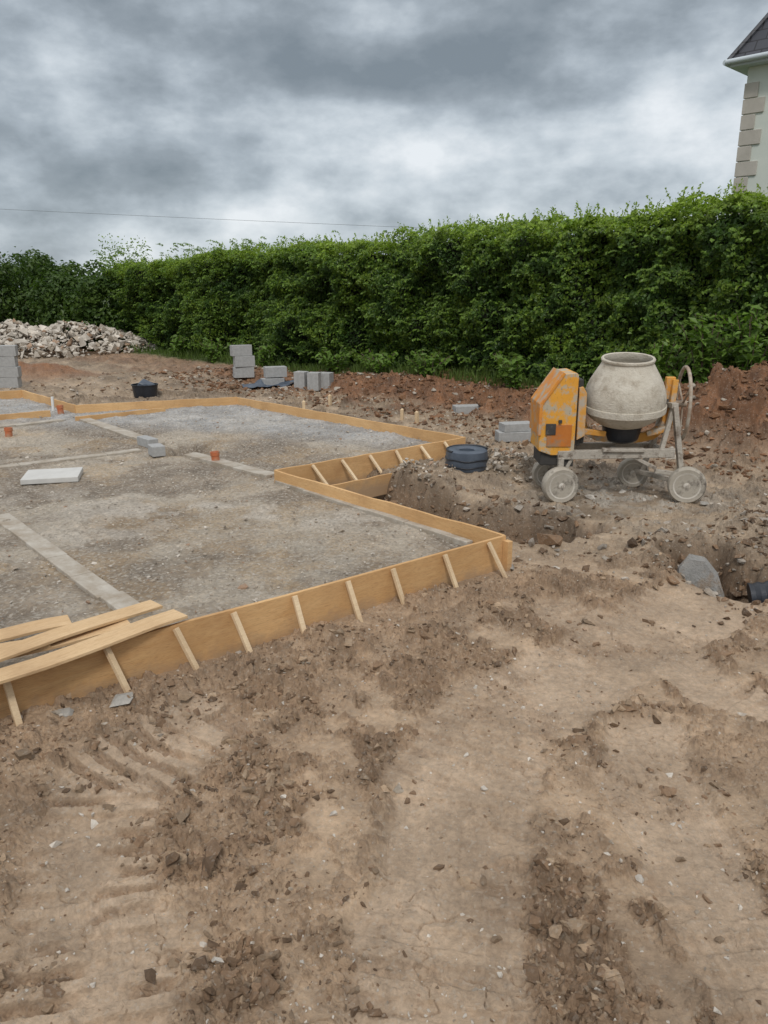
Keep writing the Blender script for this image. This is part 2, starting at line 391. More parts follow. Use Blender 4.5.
M['core'] = simple('dark_core_surface', (.008, .012, .005), (.022, .026, .011), 9, 1, .8, .03)  # near-black colour for the core sheet added inside the hedge

# ------------------------------------------------------------------ ground
deg = np.concatenate([np.arange(-37, 37.001, .09), np.arange(43, 323, 8.)])
rad = np.concatenate([np.geomspace(.03, 1.2, 12)[:-1], np.geomspace(1.2, 30, 1300), np.geomspace(33, 900, 26)])
th = np.radians(90-deg)
RR, TT = np.meshgrid(rad, th, indexing='ij')
X = RR*np.cos(TT); Y = RR*np.sin(TT)
Z, Cc = terrain(X.ravel(), Y.ravel(), True, True)
nr, na = X.shape
V = np.stack([X.ravel(), Y.ravel(), Z], 1)
i = np.arange(nr-1)[:, None]; j = np.arange(na)[None, :]; j2 = (j+1) % na
Fq = np.stack([i*na+j, i*na+j2, (i+1)*na+j2, (i+1)*na+j], -1).reshape(-1, 4)[:, ::-1]
me = np_mesh('ground', V, Fq, Cc, False)
tag(link_mesh('ground', me, M['ground']), 'churned brown mud and bare earth of the building site', None, None, 'structure')

# ------------------------------------------------------------------ fill
st = .021
xs = np.arange(-9.6, 1.25, st); ys = np.arange(1.0, 13.8, st)
XX, YY = np.meshgrid(xs, ys, indexing='ij'); xf = XX.ravel().copy(); yf = YY.ravel().copy()
ins = inpoly(xf, yf, poly)
nx, ny = XX.shape
i = np.arange(nx-1)[:, None]; j = np.arange(ny-1)[None, :]
Q = np.stack([i*ny+j, (i+1)*ny+j, (i+1)*ny+j+1, i*ny+j+1], -1).reshape(-1, 4)
Q = Q[ins[Q].any(1)]
used = np.zeros(len(xf), bool); used[Q.ravel()] = True
bo = used & ~ins
bx, by = xf[bo], yf[bo]; best = np.full(bx.shape, 1e9); qx = bx.copy(); qy = by.copy()
for k in range(len(poly)):
    (ax, ay), (cx, cy) = poly[k], poly[(k+1) % len(poly)]; dx, dy = cx-ax, cy-ay
    t = np.clip(((bx-ax)*dx+(by-ay)*dy)/(dx*dx+dy*dy), 0, 1); ex = ax+t*dx; ey = ay+t*dy; d = np.hypot(bx-ex, by-ey)
    m = d < best; best[m] = d[m]; qx[m] = ex[m]; qy[m] = ey[m]
xf[bo] = qx; yf[bo] = qy
idx = -np.ones(len(xf), int); idx[used] = np.arange(used.sum()); Q = idx[Q]; xf = xf[used]; yf = yf[used]
n1 = fbm(xf*.7, yf*.7, 4, 101); n2 = fbm(xf*4, yf*4, 4, 111); n3 = fbm(xf*25, yf*25, 2, 121); n6 = fbm(xf*1.6+3, yf*1.6, 4, 151); n7 = fbm(xf*2.1+13, yf*2.1+4, 4, 161)
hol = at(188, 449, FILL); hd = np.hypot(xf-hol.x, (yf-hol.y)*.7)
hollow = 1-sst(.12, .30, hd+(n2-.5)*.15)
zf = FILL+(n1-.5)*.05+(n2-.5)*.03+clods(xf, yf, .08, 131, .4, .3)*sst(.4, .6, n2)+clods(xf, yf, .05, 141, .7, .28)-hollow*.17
a = np.array((.30, .245, .185)); g = np.array((.385, .385, .38)); lt = np.array((.51, .445, .355)); sd = np.array((.44, .31, .175))
farw = sst(8.2, 9.4, yf+.35*xf+(n1-.5)*1.6)[:, None]
c = a*(1-farw)+g*farw
c = c*(.66+.68*n2[:, None])*(.75+.5*n3[:, None])
k = .65*sst(.50, .62, n6)[:, None]*(1-farw*.7); c = c*(1-k)+lt*k
k = .4*sst(.50, .66, 1-n6)[:, None]*(1-farw*.5); c = c*(1-k)+np.array((.18, .145, .11))*k
k = .4*sst(.54, .66, n7)[:, None]*(1-farw); c = c*(1-k)+sd*k
q = at(265, 550, FILL); k = .6*np.exp(-(np.hypot((xf-q.x)*.9, (yf-q.y)*1.3)/.6)**2)[:, None]*sst(.35, .6, n2)[:, None]; c = c*(1-k)+sd*k
for (qx_, qy_, s_, a_) in ((190, 512, .55, .85), (100, 540, .4, .45), (330, 520, .4, .4), (60, 500, .5, .35), (220, 420, .8, .35)):
    q = at(qx_, qy_, FILL); k = a_*np.exp(-(np.hypot((xf-q.x)*.6, (yf-q.y)*1.5)/s_)**2)[:, None]*sst(.40, .56, n2)[:, None]; c = c*(1-k)+np.array((.60, .55, .48))*k
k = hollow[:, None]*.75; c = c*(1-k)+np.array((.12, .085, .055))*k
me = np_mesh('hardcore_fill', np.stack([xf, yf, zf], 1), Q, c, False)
tag(link_mesh('hardcore_fill', me, M['fill']), 'levelled grey brown crushed stone inside the timber formwork', None, None, 'structure')

# ------------------------------------------------------------------ stones
def hull_template(seed, npt=13, bev=.07, lo=.75):
    r = random.Random(seed); bm = bmesh.new()
    for _ in range(npt):
        v = Vector((r.gauss(0, 1), r.gauss(0, 1), r.gauss(0, 1))).normalized()*r.uniform(lo, 1.05)
        bm.verts.new((v.x, v.y*.8, v.z*.6))
    bmesh.ops.convex_hull(bm, input=bm.verts)
    for v in [v for v in bm.verts if not v.link_faces]: bm.verts.remove(v)
    if bev: bmesh.ops.bevel(bm, geom=bm.edges[:], offset=bev, segments=1, affect='EDGES')
    bmesh.ops.triangulate(bm, faces=bm.faces[:])
    bm.verts.index_update()
    V = np.array([v.co[:] for v in bm.verts]); Fc = np.array([[v.index for v in f.verts] for f in bm.faces]); bm.free(); return V, Fc
TPL = [hull_template(s) for s in range(10)]
TPC = [hull_template(s+40, 11, 0, .55) for s in range(14)]
TPR = [hull_template(s+80, 8, 0, .7) for s in range(14)]
def scatter(name, pts, sizes, cols, mat, sink=.25, flat=1.0, tpl=None, tilt=.6):
    Vs, Fs, Cs = [], [], []; b = 0; tpl = tpl or TPL
    for p, s, c in zip(pts, sizes, cols):
        V0, F0 = tpl[random.randrange(len(tpl))]
        a = random.uniform(0, 6.28); ca, sa = math.cos(a), math.sin(a); t = random.uniform(-tilt, tilt); ct, st_ = math.cos(t), math.sin(t)
        R = np.array(((ca, -sa*ct, sa*st_), (sa, ca*ct, -ca*st_), (0, st_, ct)))
        V = (V0*(s*np.array((1, random.uniform(.6, 1.1), flat))))@R.T+np.array((p[0], p[1], p[2]+s*.5*flat-s*sink))
        Vs.append(V); Fs.append(F0+b); b += len(V); Cs.append(np.tile(c, (len(V), 1)))
    me = np_mesh(name, np.concatenate(Vs), np.concatenate(Fs), np.concatenate(Cs))
    return link_mesh(name, me, mat)
def stonecol(n, light=.5, red=.12):
    base = np.array((.36, .305, .24)); li = np.array((.56, .51, .44)); rd = np.array((.36, .24, .16))
    k = rng.random(n); o = []
    for q in k: o.append((base*(.7+.6*rng.random()) if q > light else li*(.8+.4*rng.random())) if rng.random() > red else rd)
    return o
n = 5200
r_ = np.exp(rng.uniform(math.log(1.4), math.log(14), n)); t_ = np.radians(90-rng.uniform(-33, 33, n))
px_, py_ = r_*np.cos(t_), r_*np.sin(t_)
k = ~inpoly(px_, py_, poly) & (vn(px_*1.3, py_*1.3, 88)+rng.random(n)*.5 > .55); px_, py_, r_ = px_[k], py_[k], r_[k]
pz_ = terrain(px_, py_, True)
sz = np.minimum(rng.gamma(1.5, .0031, len(px_))*(.6+.2*r_)+.002, .045)
tag(scatter('loose_stones', np.stack([px_, py_, pz_], 1), sz, stonecol(len(px_), .75), M['stone'], .38, 1, TPC), 'small pebbles and stone chips scattered over the mud', 'stones', None, 'stuff')
n = 90000
r_ = np.exp(rng.uniform(math.log(1.3), math.log(9), n)); t_ = np.radians(90-rng.uniform(-33, 33, n))
cx_, cy_ = r_*np.cos(t_), r_*np.sin(t_)
n2_ = fbm(cx_*1.7, cy_*1.7, 4, 5); n3_ = fbm(cx_*5, cy_*5, 4, 9); wx_ = cx_+(n2_-.5)*.30; wy_ = cy_+(n3_-.5)*.18
prob = np.zeros(n)
for T, w in zip(RL, RW):
    d = segd(wx_, wy_, T)[0]; prob = np.maximum(prob, (1-sst(w*.5, w*1.5, d+(n3_-.5)*.36))*.5*(.3+.7*sst(.38, .52, n3_)))
trk_ = np.zeros(n)
for T, w in zip(TR, TW):
    d = segd(wx_, wy_, T)[0]; trk_ = np.maximum(trk_, 1-sst(w*.8, w*1.1, d))
prob *= (1-.6*trk_)
for T, w in zip(TR, TW):
    d = segd(wx_, wy_, T)[0]; prob = np.maximum(prob, .3*np.exp(-((d-w*1.15)/.04)**2)*sst(.4, .55, n3_))
prob = np.maximum(prob, .32*sst(.49, .56, n2_*.4+n3_*.6)*(1-.95*trk_))
dm = segd(wx_, wy_, TR[1])[0]; prob = np.maximum(prob, .18*(dm < .25)*sst(.54, .62, n3_))
dA1 = segd(cx_, cy_, [tuple(L0+OA*.3), tuple(C1+OA*.3)])[0]; prob = np.maximum(prob, .4*(1-sst(.1, .4, dA1)))
k = ~inpoly(cx_, cy_, poly) & (rng.random(n) < prob+.006) & ((segd(cx_, cy_, [tuple(L0), tuple(C1)])[0]) > .05); cx_, cy_, r_, n3_ = cx_[k], cy_[k], r_[k], n3_[k]
cz_ = terrain(cx_, cy_, True)
sz = rng.gamma(1.3, .0066, len(cx_))*(.6+.9*sst(.4, .65, n3_))+.003
cb = np.array((.225, .145, .087)); cl_ = np.array((.36, .258, .168))
tag(scatter('mud_clods', np.stack([cx_, cy_, cz_], 1), np.minimum(sz, .06), [(cb if rng.random() < .55 else cl_)*(.6+.75*rng.random()) for _ in cx_], M['ground'], .38, .9, TPC, .9), 'crumbled clods of brown mud between the wheel tracks', 'mud clods', None, 'stuff')
n = 11000
u_ = rng.uniform(.5, 15, n); o_ = rng.uniform(-3.2, -.2, n); cx_ = NH.x*(HB+o_)+BH.x*u_; cy_ = NH.y*(HB+o_)+BH.y*u_
k = ~inpoly(cx_, cy_, poly) & (fbm(cx_*2, cy_*2, 3, 19)+.25*rng.random(n) > .52); cx_, cy_ = cx_[k], cy_[k]; cz_ = terrain(cx_, cy_, True)
cb = np.array((.22, .115, .058))
tag(scatter('earth_lumps', np.stack([cx_, cy_, cz_], 1), rng.gamma(1.6, .016, len(cx_))+.01, [cb*(.45+.9*rng.random()) if rng.random() < .87 else np.array((.45, .40, .33)) for _ in cx_], M['ground'], .3, .85, TPC), 'lumps of reddish brown earth on the bank before the hedge', 'earth lumps', None, 'stuff')
P = []
for T, w, m_ in ((TRN1, .55, 2400), (TRN2, .42, 1400), ([(2.6, 5.8), (4.0, 5.5)], .5, 700), ([(-6.0, 15.0), (-2.5, 15.5)], 1.6, 900), ([(1.0, 8.4), (1.6, 9.6)], .9, 700)):
    for _ in range(m_):
        s = random.random()*(len(T)-1); i0 = int(s); f = s-i0; a_ = T[i0]; b_ = T[min(i0+1, len(T)-1)]
        P.append((a_[0]+(b_[0]-a_[0])*f+random.gauss(0, w*.6), a_[1]+(b_[1]-a_[1])*f+random.gauss(0, w*.6)))
P = np.array(P); P = P[~inpoly(P[:, 0], P[:, 1], poly)]; z_ = terrain(P[:, 0], P[:, 1], True)
cb = np.array((.23, .145, .085))
tag(scatter('trench_spoil', np.stack([P[:, 0], P[:, 1], z_], 1), rng.gamma(1.4, .014, len(P))+.006, [cb*(.4+.9*rng.random()) if rng.random() < .72 else np.array((.42, .37, .31))*(.7+.5*rng.random()) for _ in P], M['ground'], .3, .9, TPC, 1.0), 'broken lumps of earth in and around the trenches', 'earth lumps', None, 'stuff')
n = 18000
gx_ = rng.uniform(-6, 1, n); gy_ = rng.uniform(3, 13, n); k = inpoly(gx_, gy_, poly) & (np.hypot(gx_-hol.x, (gy_-hol.y)*.7) > .32); gx_, gy_ = gx_[k], gy_[k]
tag(scatter('loose_gravel', np.stack([gx_, gy_, np.full(len(gx_), FILL+.006)+rng.normal(0, .004, len(gx_))], 1), rng.gamma(1.3, .0040, len(gx_))+.003, stonecol(len(gx_), .55), M['stone'], .3, .8, TPC), 'loose gravel lying on the levelled stone fill', 'gravel', None, 'stuff')
def heap(name, cx, cy, lx, ly, h, n, s0, s1, label, rot=0, light=.75, cat='rubble heap', red=.12, tpl=None):
    P = []; S = []
    for _ in range(n):
        a = random.uniform(0, 6.28); q = math.sqrt(random.random()); x = q*math.cos(a)*lx; y = q*math.sin(a)*ly
        z = h*max(0, (1-q**2.2))*(.55+.9*float(vn(np.array([x*1.1+3]), np.array([y*1.3]), 5)[0]))
        X_ = cx+x*math.cos(rot)-y*math.sin(rot); Y_ = cy+x*math.sin(rot)+y*math.cos(rot)
        P.append((X_, Y_, z)); S.append(random.uniform(s0, s1)*random.choice((.5, .8, 1, 1.6)))
    P = np.array(P); P[:, 2] += terrain(P[:, 0], P[:, 1], True)
    o = scatter(name, P, S, stonecol(n, light, red), M['stone'], .3, 1, tpl or TPC, 1.4)
    return tag(o, label, cat, None, 'stuff')
hp = at(62, 356, 0)
heap('rubble_heap', hp.x-.7, hp.y+.5, 3.5, 1.3, .74, 2800, .05, .15, 'long heap of pale broken stone in front of the left bushes', .05, .9, 'rubble heap', .05, TPR)
hp = on(512, 480)
heap('spoil_heap', hp.x+.0, hp.y+.25, .40, .28, .13, 260, .012, .045, 'small heap of stony spoil between the plastic roll and the cement mixer', 0, .35, 'spoil heap')
hp = on(408, 497)
heap('spoil_heap', hp.x-.1, hp.y+.2, .7, .3, .10, 220, .010, .035, 'low ridge of stony spoil behind the near right formwork board', .5, .3, 'spoil heap')
big = [((333, 815), .036, 'white', 'small pale flat stone lying alone on the mud in the lower middle'),
       ((124, 702), .075, 'grey', 'flat grey stone on the mud below the left end of the formwork'),
       ((217, 962), .028, 'white', 'small whitish stone near the bottom edge left of centre'),
       ((372, 602), .045, 'grey', 'grey stone against the foot of the near formwork at its middle'),
       ((512, 569), .055, 'grey', 'grey stone just outside the near corner of the formwork'),
       ((484, 574), .038, 'grey', 'small grey stone under the last batten near the formwork corner'),
       ((640, 880), .026, 'white', 'small pale stone on the mud at the lower right'),
       ((705, 505), .07, 'grey', 'stone beside the right front wheel of the mixer'),
       ((590, 498), .06, 'white', 'pale stone between the front wheels of the mixer'),
       ((622, 492), .05, 'white', 'small pale stone under the middle of the mixer'),
       ((66, 714), .05, 'grey', 'brownish stone close to the leftmost batten of the formwork')]
for (p, s, c, lab) in big:
    q = on(*p); col = np.array((.54, .50, .44)) if c == 'white' else np.array((.37, .35, .315))
    o = scatter('stone', [(0, 0, 0)], [s], [col], M['stone'], .25, .75, TPC); o.location = q
    tag(o, lab, 'stone')
# leaning slab: a rough slab outline extruded with jitter
rs_ = random.Random(5); prof_ = [(-.13, -.2), (-.15, .02), (-.11, .16), (-.03, .235), (.07, .20), (.12, .09), (.145, -.06), (.11, -.2)]
m = MB(); n_ = len(prof_); vs = []
for yy, sc in ((-.05, .86), (-.03, 1.0), (.03, 1.0), (.05, .84)):
    vs += [(x*sc+rs_.uniform(-.008, .008), yy+rs_.uniform(-.012, .012), z*sc+rs_.uniform(-.008, .008)) for x, z in prof_]
fs = [tuple(range(n_)), tuple(range(3*n_, 4*n_))[::-1]]
for a_ in range(3):
    for k in range(n_): fs.append((a_*n_+k, a_*n_+(k+1) % n_, (a_+1)*n_+(k+1) % n_, (a_+1)*n_+k))
m.add(vs, fs); q = at(710, 592, .0); M['rock'] = simple('grey_rock', (.24, .235, .22), (.36, .35, .33), 12, .9, .9, .02, stain=(.28, .20, .13), stain_lo=.5, stain_hi=.66)
o = m.build('stone', M['rock']); o.location = (q.x+.0, q.y+.16, -.04); o.rotation_euler = (-.35, -.28, -.35)
tag(o, 'large upright grey rock slab leaning on the side of the right hand trench', 'stone')

# ------------------------------------------------------------------ formwork
def wall_board(p0, p1, z0, z1, th, mat, parent, name='board', seg=14, wob=.005):
    p0 = Vector(p0); p1 = Vector(p1); L = (p1-p0).length
    vs = []; fs = []
    for i in range(seg+1):
        x = L*i/seg; w = random.uniform(-wob, wob) if 0 < i < seg else 0; tz = random.uniform(-wob, wob)
        vs += [(x, -th/2+w, z0), (x, th/2+w, z0), (x, th/2+w, z1+tz), (x, -th/2+w, z1+tz)]
    for i in range(seg):
        a = i*4; b = a+4
        for k in range(4): fs.append((a+k, a+(k+1) % 4, b+(k+1) % 4, b+k))
    fs += [(0, 3, 2, 1), (seg*4, seg*4+1, seg*4+2, seg*4+3)]
    m = MB(); m.add(vs, fs); return m.build(name, mat, parent, .002)
def formwork(p0, p1, label, z0=-.06, z1=TOP, th=.022, ts=(), run=.15, side=1):
    p0 = Vector(p0); p1 = Vector(p1); d = p1-p0; ang = math.atan2(d.y, d.x)
    t = empty('formwork_board', (p0.x, p0.y, 0), ang, label, 'formwork', 'timber formwork boards around the slab')
    wall_board((0, 0, 0), (d.length, 0, 0), z0, z1, th, M['ply'], t)
    for x in ts:
        zt = z1-.008
        m = MB(); rr = run*random.uniform(.85, 1.3); k = random.uniform(.0, .08)
        m.bar((x, -side*(th/2+.018), zt), (x+k, -side*(th/2+rr), -.05+random.uniform(-.02, .02)), .030, .020)
        m.build('brace', M['batten'], t, .002)
    return t
def along(px, py, p0, p1):
    q = at(px, py, TOP).xy; d = (Vector(p1)-Vector(p0)).normalized(); return (q-Vector(p0)).dot(d)
tsA = [along(x, y, L0, C1) for x, y in ((7,678),(108,648),(178,629),(236,613),(297,596),(350,581),(394,568),(444,553),(488,541))]
t = formwork(L0, C1, 'long plywood formwork board nearest the camera with leaning battens along its outside', ts=tsA)
m = MB(); m.box(((C1-L0).length-.01, -.038, .08), (.045, .05, .28)); m.build('corner_post', M['ply'], t, .002)
formwork(C1+dB*.012, C2, 'formwork board running back from the near corner towards the notch', th=.024)
LA2 = (C3-C2).length
t = formwork(C2, C3, 'short formwork board with leaning battens along the far side of the notch', ts=[LA2*k for k in (.16, .3, .44, .58, .72, .86)], run=.25)
t = formwork(C3, C4, 'long formwork board on the far side facing the hedge', th=.024)
formwork(C4, C5, 'formwork board closing the far end of the slab')
formwork(C5, C6, 'short formwork board stepping back at the far left of the slab', th=.024)
LBv = C6-dA*1.4
formwork(C6, LBv, 'formwork board at the far left edge beside the stacked blocks', th=.022)
p0 = at(-60, 420, .22).xy; p1 = at(50, 410, .22).xy
formwork(p0, p1, 'low inner board running from the left edge to the white pipe', z1=.22, z0=.05)
p0 = at(75, 416, .2).xy; p1 = at(165, 407, .2).xy
formwork(p0, p1, 'low inner board lying parallel to the far end board', z1=.19, z0=.05)
d3 = (C3-C2).normalized(); nA = Vector((d3.y, -d3.x))
formwork(C2+nA*.33+d3*.36, C3+nA*.33-d3*.02, 'low outer board parallel to the battened board in the notch', z1=.10, th=.022, z0=-.1)
for (x, y, lab) in ((402, 420, 'short upright timber peg beyond the far board, left of a pair'), (417, 423, 'short upright timber peg beyond the far board, right of a pair'),
                    (304, 412, 'short timber peg against the far board near its left end'), (330, 405, 'single timber peg standing on the bank side of the far board')):
    q = on(x, y); m = MB(); h = .24; m.box((0, 0, h/2-.08), (.045, .045, h)); m.add([(-.02, -.02, h-.08), (.02, -.02, h-.08), (.02, .02, h-.08), (-.02, .02, h-.08), (0, 0, h-.06)], [(0, 1, 4), (1, 2, 4), (2, 3, 4), (3, 0, 4)])
    o = m.build('timber_peg', M['batten'], None, .002); o.location = q; o.rotation_euler = (random.uniform(-.12, .12), random.uniform(-.12, .12), random.random()*3)
    tag(o, lab, 'wooden peg', 'timber pegs')
for i, (a_, b_, z, w, lab) in enumerate((
      ((-150, 728), (181, 614), .272, .13, 'longest sawn plank of the pile, lying nearest the formwork top'),
      ((-150, 703), (157, 603), .260, .12, 'sawn plank with the end furthest back on the pile'),
      ((-150, 692), (128, 622), .238, .13, 'sawn plank in the middle of the pile, partly under two others'),
      ((-140, 664), (70, 621), .215, .13, 'short sawn plank at the back of the pile'),
      ((-150, 684), (48, 640), .252, .11, 'sawn plank lying across the top of the pile at the left edge'))):
    p0 = at(*a_, z); p1 = at(*b_, z); d = p1-p0; L = d.length
    m = MB(); vs = []; S_ = 10
    for k in range(S_+1):
        xx = L*k/S_; zz = .006*math.sin(k*.9+i*2)+random.uniform(-.001, .001); yy = .004*math.sin(k*.7+i)
        vs += [(xx, yy-w/2, zz-.008), (xx, yy+w/2, zz-.008), (xx, yy+w/2, zz+.008), (xx, yy-w/2, zz+.008)]
    fs = []
    for k in range(S_):
        for e_ in range(4): fs.append((k*4+e_, k*4+(e_+1) % 4, k*4+4+(e_+1) % 4, k*4+4+e_))
    fs += [(0, 3, 2, 1), (S_*4, S_*4+1, S_*4+2, S_*4+3)]
    m.add(vs, fs); o = m.build('timber_plank', M['plank'], None, .002)
    o.location = p0; o.rotation_euler = (random.uniform(-.06, .06), 0, math.atan2(d.y, d.x)); tag(o, lab, 'plank', 'sawn planks stacked on the stone fill')
def strip(a, b, w, label, z=FILL+.026):
    p0 = at(*a, z); p1 = at(*b, z); d = p1-p0; L = d.length
    m = MB(); x = 0
    while x < L-.02:
        l = min(.44, L-x); m.box((x+l/2, random.uniform(-.008, .008), -.06+random.uniform(-.004, .004)), (l-.002, w*random.uniform(.93, 1.05), .12)); x += .44
    o = m.build('foundation_wall', M['strip'], None, .005); o.location = p0; o.rotation_euler = (0, 0, math.atan2(d.y, d.x)); tag(o, label, 'foundation wall', 'block walls flush with the stone fill')
strip((0, 514), (138, 614), .14, 'flush block wall running from the left edge to the pile of planks')
strip((-80, 476), (140, 449), .12, 'flush block wall crossing the slab above the pale paving slab')
strip((84, 418), (158, 443), .16, 'flush block wall ending at the two grey blocks')
strip((190, 453), (272, 474), .15, 'flush block wall running from the orange pipe to the formwork notch')
strip((278, 480), (470, 541), .07, 'narrow block edging inside the board running back from the near corner')
strip((-60, 433), (62, 419), .12, 'flush block wall at the far left beside the orange pipe')
# ------------------------------------------------------------------ blocks
def block(loc, rz, label, group, tilt=0, dims=(.44, .215, .14)):
    m = MB(); dx, dy, dz = dims
    m.box((0, 0, dz/2), dims); o = m.build('concrete_block', M['block'], None, .006)
    o.location = loc; o.rotation_euler = (tilt, 0, rz); tag(o, label, 'concrete block', group); return o
s1 = on(243, 378); g = 'blocks of the tall stack by the hedge'
for k, nm in enumerate(('bottom', 'second', 'top')):
    block((s1.x+(.0, .02, -.03)[k], s1.y+.1, s1.z+.215*k), .35+.05*k, f'{nm} grey block of the leaning three high stack by the hedge', g, dims=(.40, .2, .213), tilt=-.04)
s2 = on(7, 388); g = 'blocks of the stack at the left edge'
for k, nm in enumerate(('bottom', 'second', 'third', 'top')):
    block((s2.x+(.0, .02, -.02, .01)[k], s2.y+.1, s2.z+.2*k), .1+.04*k, f'{nm} grey block of the four high stack at the left edge', g, dims=(.42, .22, .198))
g = 'blocks in the low row by the hedge'
for (x, y, z, rz, lab) in ((272, 389, 0, .5, 'lower left grey block of the low row on the plastic sheet'), (275, 388, .2, .35, 'grey block lying on top at the left of the low row'),
                       (301, 390, 0, 1.2, 'grey block standing on end in the middle of the low row'), (314, 391, 0, 1.35, 'grey block standing on end second from the right of the low row'), (326, 391, 0, 1.2, 'rightmost grey block of the low row')):
    q = on(x, y); q.y += .12
    block((q.x, q.y, q.z+z), rz, lab, g, dims=(.42, .2, .198) if rz < 1 else (.20, .22, .33))
q = on(467, 413); block(q, .2, 'single flat grey block on the bank left of the mixer', None, dims=(.42, .22, .12))
q = on(515, 441); block((q.x, q.y+.1, q.z-.01), .1, 'lower grey block beside the trench left of the mixer', None, dims=(.44, .22, .12)); block((q.x+.03, q.y+.12, q.z+.112), .25, 'upper grey block lying on another left of the mixer', None, dims=(.40, .2, .10))
q = onf(148, 446); block(q, 2.3, 'left of two grey blocks at the end of the flush wall', None, dims=(.30, .12, .10))
q = onf(157, 455); block(q, 2.1, 'right of two grey blocks at the end of the flush wall', None, dims=(.20, .14, .11))
q = onf(48, 482); m = MB(); m.box((0, 0, .025), (.5, .42, .05)); o = m.build('paving_slab', M['paver'], None, .006); o.location = (q.x, q.y+.12, FILL+.012); o.rotation_euler = (0, 0, .25); tag(o, 'pale square paving slab lying flat on the stone fill', 'paving slab')
def sheet(name, cx, cy, w, d, rz, mat, label):
    n_ = 24; V = []
    for i in range(n_):
        for j in range(n_):
            x = (i/(n_-1)-.5)*w; y = (j/(n_-1)-.5)*d; X_ = cx+x*math.cos(rz)-y*math.sin(rz); Y_ = cy+x*math.sin(rz)+y*math.cos(rz)
            V.append((X_, Y_, 0))
    V = np.array(V); V[:, 2] = terrain(V[:, 0], V[:, 1], False)+.03+.06*fbm(V[:, 0]*5, V[:, 1]*5, 3, 3)
    I = [(i*n_+j, (i+1)*n_+j, (i+1)*n_+j+1, i*n_+j+1) for i in range(n_-1) for j in range(n_-1)]
    o = link_mesh(name, np_mesh(name, V, I, None, True), mat); tag(o, label, 'plastic sheet')
q = on(275, 388); sheet('plastic_sheet', q.x-.05, q.y-.05, 1.1, .6, .4, M['bluegrey'], 'crumpled blue grey plastic sheet under the low row of blocks')
def pipe(px, py, h, label, extra=False):
    q = onf(px, py); t = empty('drain_pipe', (q.x, q.y, FILL), random.random(), label, 'drain pipe', 'orange drain pipes standing out of the fill')
    t.rotation_euler = (random.uniform(-.08, .08), random.uniform(-.08, .08), 0)
    m = MB(); m.lathe([(.036, -.1), (.042, -.1), (.042, h*.62), (.048, h*.66), (.049, h), (.042, h), (.040, h-.03)], 28); m.build('pipe', M['orange'], t, 0, 40)
    m = MB(); m.lathe([(.0, h-.02), (.040, h-.02), (.040, h-.012), (.0, h-.006)], 24); m.build('cap', M['orange'] if not extra else M['white'], t, 0, 40)
    return t
pipe(9, 437, .12, 'orange drain pipe stub at the left edge of the slab')
pipe(61, 414, .13, 'orange drain pipe stub beside the far left formwork', True)
pipe(216, 462, .115, 'orange drain pipe stub in the middle of the slab')
q = onf(56, 412); m = MB(); m.tube([(0, 0, -.05), (.01, 0, .22)], .02, 12); o = m.build('plastic_pipe', M['white'], None, 0, 40); o.location = (q.x-.04, q.y, q.z); tag(o, 'thin white pipe standing beside an orange drain pipe', 'pipe')
q = on(468, 471)
t = empty('membrane_roll', (q.x, q.y+.16, q.z-.01), 0, 'dark roll of plastic membrane lying flat beside the notch of the formwork', 'roll')
m = MB(); m.lathe([(.07, .01), (.2, 0), (.212, .03), (.208, .09), (.213, .15), (.206, .19), (.19, .20), (.12, .205), (.08, .19), (.07, .03)], 40); m.build('roll', M['bluegrey'], t, 0, 40)
m = MB()
for z in (.045, .115): m.tube([(.214*math.cos(a*math.pi/16), .214*math.sin(a*math.pi/16), z+.006*math.sin(a)) for a in range(32)], .007, 8, True)
m.build('outer_wrap', M['black'], t, 0, 60)
m = MB(); m.tube([(.20*math.cos(a*math.pi/14), .20*math.sin(a*math.pi/14), .204-.0006*a) for a in range(18)], .012, 8); m.build('loose_end', M['black'], t, 0, 60)
q = on(144, 397)
t = empty('plastic_tub', (q.x, q.y+.1, q.z), .3, 'black plastic tub with a folded bag in it beyond the far formwork', 'tub')
m = MB(); m.lathe([(.0, .0), (.20, .0), (.225, .2), (.235, .2), (.235, .215), (.215, .215), (.18, .02), (0, .02)], 28); m.build('tub', M['black'], t, 0, 40)
rk = TPL[3]; V = rk[0]*np.array((.2, .2, .2))+np.array((0, 0, .2)); me = np_mesh('bag', V, rk[1]); link_mesh('bag', me, M['bluegrey'], t)
q = at(757, 600, -.05); m = MB()
pr = []
for k in range(26): pr += [(.085 if k % 2 else .095, k*.03)]
m.lathe(pr+[(.07, .76), (.07, .02), (.085, 0)], 28, Matrix.Rotation(math.radians(78), 4, 'Y')); o = m.build('drainage_pipe', M['black'], None, 0, 30); o.location = (q.x-.05, q.y, -.03); o.rotation_euler = (0, 0, -.25); tag(o, 'black ribbed drainage pipe in the trench at the right edge', 'pipe')

